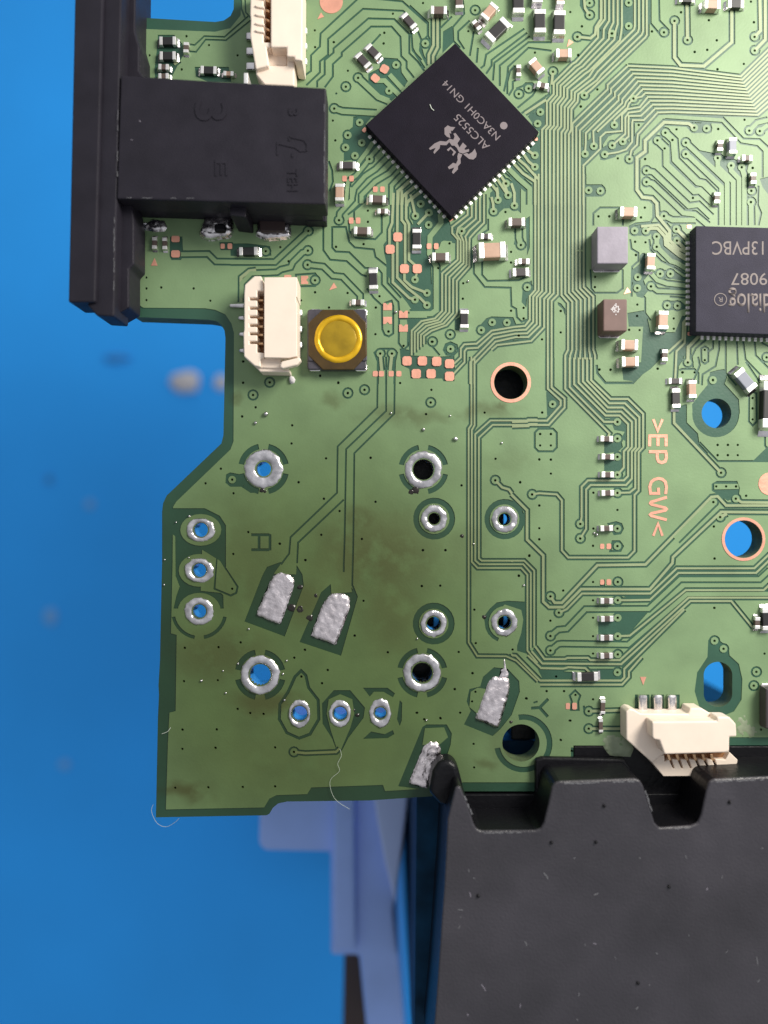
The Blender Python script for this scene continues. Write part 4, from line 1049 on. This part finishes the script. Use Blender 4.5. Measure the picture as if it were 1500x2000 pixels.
for x in (285, 432, 572): prism('lead', H5((x - 48, 140), (x + 48, 140), (x + 42, 315), (x - 38, 315)), -.3, 13, M_SOLDER, f3, 5, 3)

# ------------------------------------------------------------------ audio jack
jk = prism('audio_jack', [(236, 147), (637, 172), (636, 399), (228, 388)], 52, 110, M_JACK, board, 2.5, 2, 'black plastic audio jack block with long faceplate on the left edge')
prism('jack_foot', [(482, 190), (630, 190), (630, 422), (482, 418)], 0, 53, M_JACK, jk, 1.5)
prism('jack_foot', [(262, 190), (482, 190), (482, 411), (262, 404)], 0, 53, M_JACK, jk, 1)
prism('jack_rib', [(598, 392), (637, 392), (637, 432), (598, 432)], 0, 30, M_JACK, jk, 1)
prism('jack_clip', [(449, 385), (480, 386), (480, 424), (449, 420)], 0, 84, M_JACK, jk, 1.5)
fp = prism('faceplate', [(148, -120), (204, -120), (186, 590), (133, 590)], 40, 118, M_JACK, jk, 3, 2)
prism('faceplate_step', [(206, -120), (240, -120), (223, 618), (188, 616), (169, 594), (187, 588)], 30, 108, M_JACK, jk, 3, 2)
prism('jack_cheek', [(238, -120), (266, -120), (264, 62), (272, 90), (272, 138), (280, 150), (234, 160)], -30, 66, M_JACK, jk, 3, 2)
prism('jack_cheek', [(222, 392), (256, 392), (262, 430), (262, 515), (252, 525), (252, 600), (222, 617)], 10, 78, M_JACK, jk, 3, 2)
lettering('3', 412, 218, 34, 58, 90, 110, M_JACK, jk, 1.6)
lettering('E', 432, 328, 30, 22, 90, 110, M_JACK, jk, 1.4)
lettering('3', 573, 219, 14, 17, 90, 110, M_JACK, jk, 1.6)
lettering('TEH', 572, 352, 40, 18, 90, 110, M_JACK, jk, 1.6)
B3 = TL(450, 0, 3.75)
for P in ([(345, 1035), (345, 1135)], [(350, 1050), (480, 1080), (510, 1105), (550, 1105)], [(430, 1000), (430, 1030)], [(430, 1000), (540, 1025), (565, 1060), (560, 1105)], [(455, 1120), (455, 1150)]):
    prism('raised_mark', stroke(B3(*P), 3), 109.8, 111.4, M_JACK, jk, 0)
# jack terminals and their solder
solder_pad([(272, 447), (280, 436), (300, 428), (322, 431), (328, 444), (322, 453), (300, 454)], 41, 7, 2.4, 'jack_terminal', M_SOLDER, .6, 9)
solder_pad([(389, 460), (394, 440), (402, 424), (440, 420), (456, 430), (458, 455), (450, 466), (420, 472), (395, 468)], 42, 16, 2.4, 'jack_terminal', M_SOLDER, 1.5, 12)
solder_pad([(499, 462), (503, 440), (512, 432), (558, 432), (568, 440), (570, 462), (562, 470), (520, 471)], 43, 12, 2.4, 'jack_terminal', M_SOLDER, 1.2, 8)
prism('jack_contact', [(505, 418), (556, 418), (556, 452), (508, 452)], 2, 20, M_BROWN, jk, 2)
prism('jack_clip', [(418, 436), (440, 436), (440, 452), (418, 452)], 2, 24, M_GLOSSB, jk, 4, 3)
prism('metal_clip', [(476, 142), (484, 142), (484, 163), (476, 163)], 30, 84, M_TIN, jk, 1)

# ------------------------------------------------------------------ black cover below, bracket, pieces under the board
top = [(890, 1537), (899, 1536), (915, 1575), (925, 1608), (931, 1619), (940, 1623), (1045, 1622), (1056, 1619), (1062, 1608), (1071, 1572), (1078, 1538), (1084, 1529), (1094, 1526), (1240, 1521), (1250, 1524), (1257, 1536), (1270, 1577), (1279, 1607), (1288, 1617),
       (1350, 1613), (1363, 1608), (1370, 1592), (1380, 1545), (1386, 1527), (1396, 1522), (1500, 1517), (1640, 1513), (1640, 2120), (838, 2120), (850, 1980), (868, 1720), (874, 1600)]
bot = [(p[0], p[1]) for p in top]
k = (D + 80) / (D - 112)
bot = [(CX + (p[0] - CX) * (D - 112) / (D + 80), CY + (p[1] - CY) * (D - 112) / (D + 80)) for p in top]
dx = {}
bot = [(p[0] + dx.get(i, 0), p[1]) for i, p in enumerate(bot)]
cover = prism('black_cover', top, -80, 107, M_GLOSSB, None, 4, 3, poly0=bot)
prism('cover_lit_top', top, 104, 112, M_PANELLIT, cover, 7, 5)  # top sheen and dark walls put into two tones of one plastic
for p in cover.data.polygons: p.use_smooth = False
thing(cover, 'scratched black plastic cover with notched upper edge in the lower right', 'cover')
prism('lower_ledge', [(868, 1552), (1400, 1550), (1400, 1660), (860, 1660)], -80, 4, M_GLOSSB, cover, 2, 2)
prism('lower_ledge', [(1121, 1457.5), (1600, 1457.5), (1600, 1552), (1121, 1552)], -80, -2, M_GLOSSB, cover, 2, 2)
prism('black_tab', [(1046, 1484), (1060, 1480), (1220, 1483), (1232, 1500), (1240, 1560), (1046, 1560)], 1, 16, M_GLOSSB, cover, 4, 3)
lump = prism('melted_corner', [(845, 1508), (858, 1488), (878, 1484), (894, 1496), (903, 1530), (905, 1575), (862, 1575), (838, 1548)], 1, 52, M_GLOSSB, cover, 12, 4)
# scratches and specks on the cover
random.seed(11)
for i in range(30):
    x, y = random.uniform(890, 1490), random.uniform(1650, 1995); l = random.choice((3, 4, 5, 6, 9, 14)); a = random.gauss(90, 35)
    P = un((x, y), 112.2); d = (math.cos(math.radians(a)) * l / 2, math.sin(math.radians(a)) * l / 2)
    flat('scratch', stroke([(P[0] - d[0], P[1] - d[1]), (P[0] + d[0] * .2 + .8, P[1] + d[1] * .2), (P[0] + d[0], P[1] + d[1])], random.uniform(.8, 1.9)), 112.25, random.choice((M_SCUFF_GLINT, M_SCUFF_GLINT, M_SCUFF_GLINT, M_FERRITE)), cover, .3)
for x, y in ((1180, 1574), (1077, 1646), (1164, 1645), (1307, 1732), (934, 1750), (1246, 1920), (1425, 1567)):
    q = un((x, y), 113); o = ball(q[0], q[1], 3.2, M_GLOSSB, 'speck'); o.location.z = 113 * S; o.parent = cover
random.seed(23)
def wear_glint(a, b, w, z, parent, m=M_SCUFF_GLINT, step=3.2, keep=.8):
    A, B = Vector(a), Vector(b); n = max(2, int((B - A).length / step)); d = (B - A).normalized(); nn = Vector((-d.y, d.x)); run = []
    for i in range(n + 1):
        if random.random() < keep and i < n: run.append(A.lerp(B, i / n) + nn * random.uniform(-.7, .7))
        else:
            if len(run) > 2:
                l = [p + nn * random.uniform(.2, w) for p in run]; r_ = [p - nn * random.uniform(.2, w) for p in run]
                flat('wear_glint_edge', [tuple(p) for p in unp(l + r_[::-1], z)], z + .15, m, parent, .25)
            run = []
for a, b, w in (((1092, 1531), (1242, 1526), 1.6), ((1398, 1527), (1498, 1522), 1.5), ((944, 1627), (1045, 1626), 1.2), ((1292, 1621), (1350, 1617), 1.5), ((904, 1545), (930, 1612), 2.2), ((1258, 1538), (1280, 1604), 1.6)): wear_glint(a, b, w, 112, cover)  # pale strips paint the highlights along the rims of the cover
wear_glint((223, 420), (222, 600), .8, 108.2, jk, M_SCUFF_GLINT, 4, .7); wear_glint((231, 150), (229, 380), .7, 110.4, jk, M_SCUFF_GLINT, 5, .5); wear_glint((634, 178), (633, 392), .7, 110, jk, M_SCUFF_GLINT, 5, .6); wear_glint((232, 386), (440, 388), .7, 110, jk, M_SCUFF_GLINT, 5, .5)
wear_glint((272, 235), (276, 239), 1, 110, jk, M_FERRITE, 1.2, 1); wear_glint((256, 272), (260, 275), .9, 110, jk, M_FERRITE, 1.2, 1)
br = prism('plastic_bracket', [(508, 1500), (645, 1500), (800, 1500), (796, 1560), (786, 1650), (770, 1780), (786, 1950), (796, 2080), (722, 2080), (714, 2000), (701, 1868), (645, 1868), (645, 1666), (516, 1664), (504, 1650)], -1990, -500, M_BRACK, None, 16, 4)  # unseen lower body added down to the mat to darken it
thing(br, 'translucent lavender plastic bracket hanging out under the board', 'bracket')
prism('bracket_lit_strip', [(722, 1500), (802, 1500), (797, 1560), (787, 1650), (772, 1770), (752, 1690), (735, 1600)], -498, -440, M_BRACKLIT, br, 8, 3)  # lit part of the bracket painted as a paler strip
prism('bracket_rib', [(651, 1500), (694, 1500), (696, 1860), (649, 1860)], -500, -470, M_BRACK, br, 11, 4)
prism('side_wall', [(818, 1470), (1640, 1470), (1640, 2160), (812, 2160)], -1995, -80.5, M_DBLUE, cover, 2, 2, view=False, label='glossy black flank below the cover, coloured with the blue reflection of the mat')  # reflection painted in blue; the wall runs down to shade the mat
bs = prism('brown_tab', [(672, 1850), (716, 1850), (716, 2080), (668, 2080)], -1990, -700, M_BROWN, None, 3); thing(bs, 'dark brown tab under the lavender bracket at the bottom', 'tab')
ub = prism('black_plate', [(780, 880), (950, 690), (1060, 690), (1060, 800), (997, 960), (997, 1250), (930, 1250), (930, 1080), (853, 1080), (853, 1345), (780, 1345)], -130, -80, M_GLOSSB, None, 3, view=False); thing(ub, 'black plastic plate under the board, seen through drilled holes', 'plate')
ub2 = prism('black_post', [(1010, 1400), (1060, 1400), (1060, 1466), (1010, 1466)], -130, -70, M_GLOSSB, None, 3, view=False); thing(ub2, 'black plastic post under the mounting hole beside the cover', 'post')

# ------------------------------------------------------------------ dust on the mat, fibres
def crumb(x, y, r, m, label, ry=None, h=.5):
    bm = bmesh.new(); bmesh.ops.create_icosphere(bm, subdivisions=3, radius=1); q = un((x, y), ZM); kk = (D - ZM) / D; r *= kk; ry = (ry or r / kk) * kk
    for v in bm.verts:
        f = 1 + .35 * noise.noise(v.co * 1.6 + Vector((x, y, 0))); v.co = Vector((v.co.x * r * f, v.co.y * (ry or r) * f, v.co.z * r * h * f)) * S
    me = bpy.data.meshes.new('dust_crumb'); bm.to_mesh(me); bm.free(); o = link('dust_crumb', me, None, m); o.location = W(q[0], q[1], ZM + r * h * .6)
    thing(o, label, 'crumb', 'crumbs on the blue mat')
crumb(365, 747, 30, M_DUST, 'largest pale crumb on the blue mat left of the board', 20)
crumb(434, 747, 14, M_DUST, 'pale crumb on the mat half hidden by the board edge', 14)
crumb(228, 700, 26, M_DUSTD, 'flat greyish smudge of dust on the mat below the jack', 8, .2)
crumb(100, 1203, 13, M_DUSTM, 'small pale crumb on the mat far left, level with the lowest side hole', 16, .3)
crumb(176, 985, 9, M_DUSTM, 'tiny pale crumb on the mat left of the diagonal board edge', 9, .3)
crumb(97, 937, 8, M_DUSTD, 'tiny dull crumb on the mat at far left', 9, .3)
crumb(127, 1493, 10, M_DUSTM, 'small crumb on the mat left of the board corner', 9, .3)
def fibre(pts, r, label, m=M_FIBRE):
    P = [Vector(p) for p in pts]; Q = []
    for i in range(len(P) - 1):
        p0, p1, p2, p3 = P[max(0, i - 1)], P[i], P[i + 1], P[min(len(P) - 1, i + 2)]
        for j in range(6):
            t = j / 6; Q.append(.5 * ((2 * p1) + (p2 - p0) * t + (2 * p0 - 5 * p1 + 4 * p2 - p3) * t * t + (3 * p1 - p0 - 3 * p2 + p3) * t ** 3))
    Q.append(P[-1]); bm = bmesh.new(); R = []
    for i, q in enumerate(Q):
        d = (Q[min(i + 1, len(Q) - 1)] - Q[max(i - 1, 0)]).normalized(); u = d.cross(Vector((0, 0, 1))).normalized(); v = u.cross(d); rr = r * (1 if 0 < i < len(Q) - 1 else .4)
        R.append([bm.verts.new(W(*(q + (u * math.cos(a) + v * math.sin(a)) * rr))) for a in (0, 1.05, 2.1, 3.14, 4.19, 5.24)])
    for a, b in zip(R, R[1:]):
        for i in range(6): bm.faces.new((a[i], a[(i + 1) % 6], b[(i + 1) % 6], b[i]))
    bm.faces.new(R[0]); bm.faces.new(R[-1]); bmesh.ops.recalc_face_normals(bm, faces=bm.faces)
    me = bpy.data.meshes.new('fibre'); bm.to_mesh(me); bm.free(); o = link('fibre', me, None, m); thing(o, label, 'fibre', 'fibres on the board')
fibre([(664, 1462, 2), (667, 1475, 3), (660, 1490, 5), (663, 1505, 3), (647, 1520, 3), (645, 1535, 3), (652, 1555, 4), (665, 1568, 4), (684, 1580, 2)], .3, 'fine pale hair lying across the lower board edge')
fibre([(300, 1570, 2), (296, 1585, 0), (305, 1610, -6), (322, 1618, -8), (340, 1608, -3), (350, 1598, 1)], .34, 'pale curled fibre at the lower left board corner')
fibre([(316, 1433, 2), (328, 1428, 3), (334, 1420, 2)], .5, 'short pale fibre on the left board rim')
fibre([(838, 218, 27), (841, 226, 27.5), (846, 230, 27)], .9, 'short white lint on the diagonal chip')
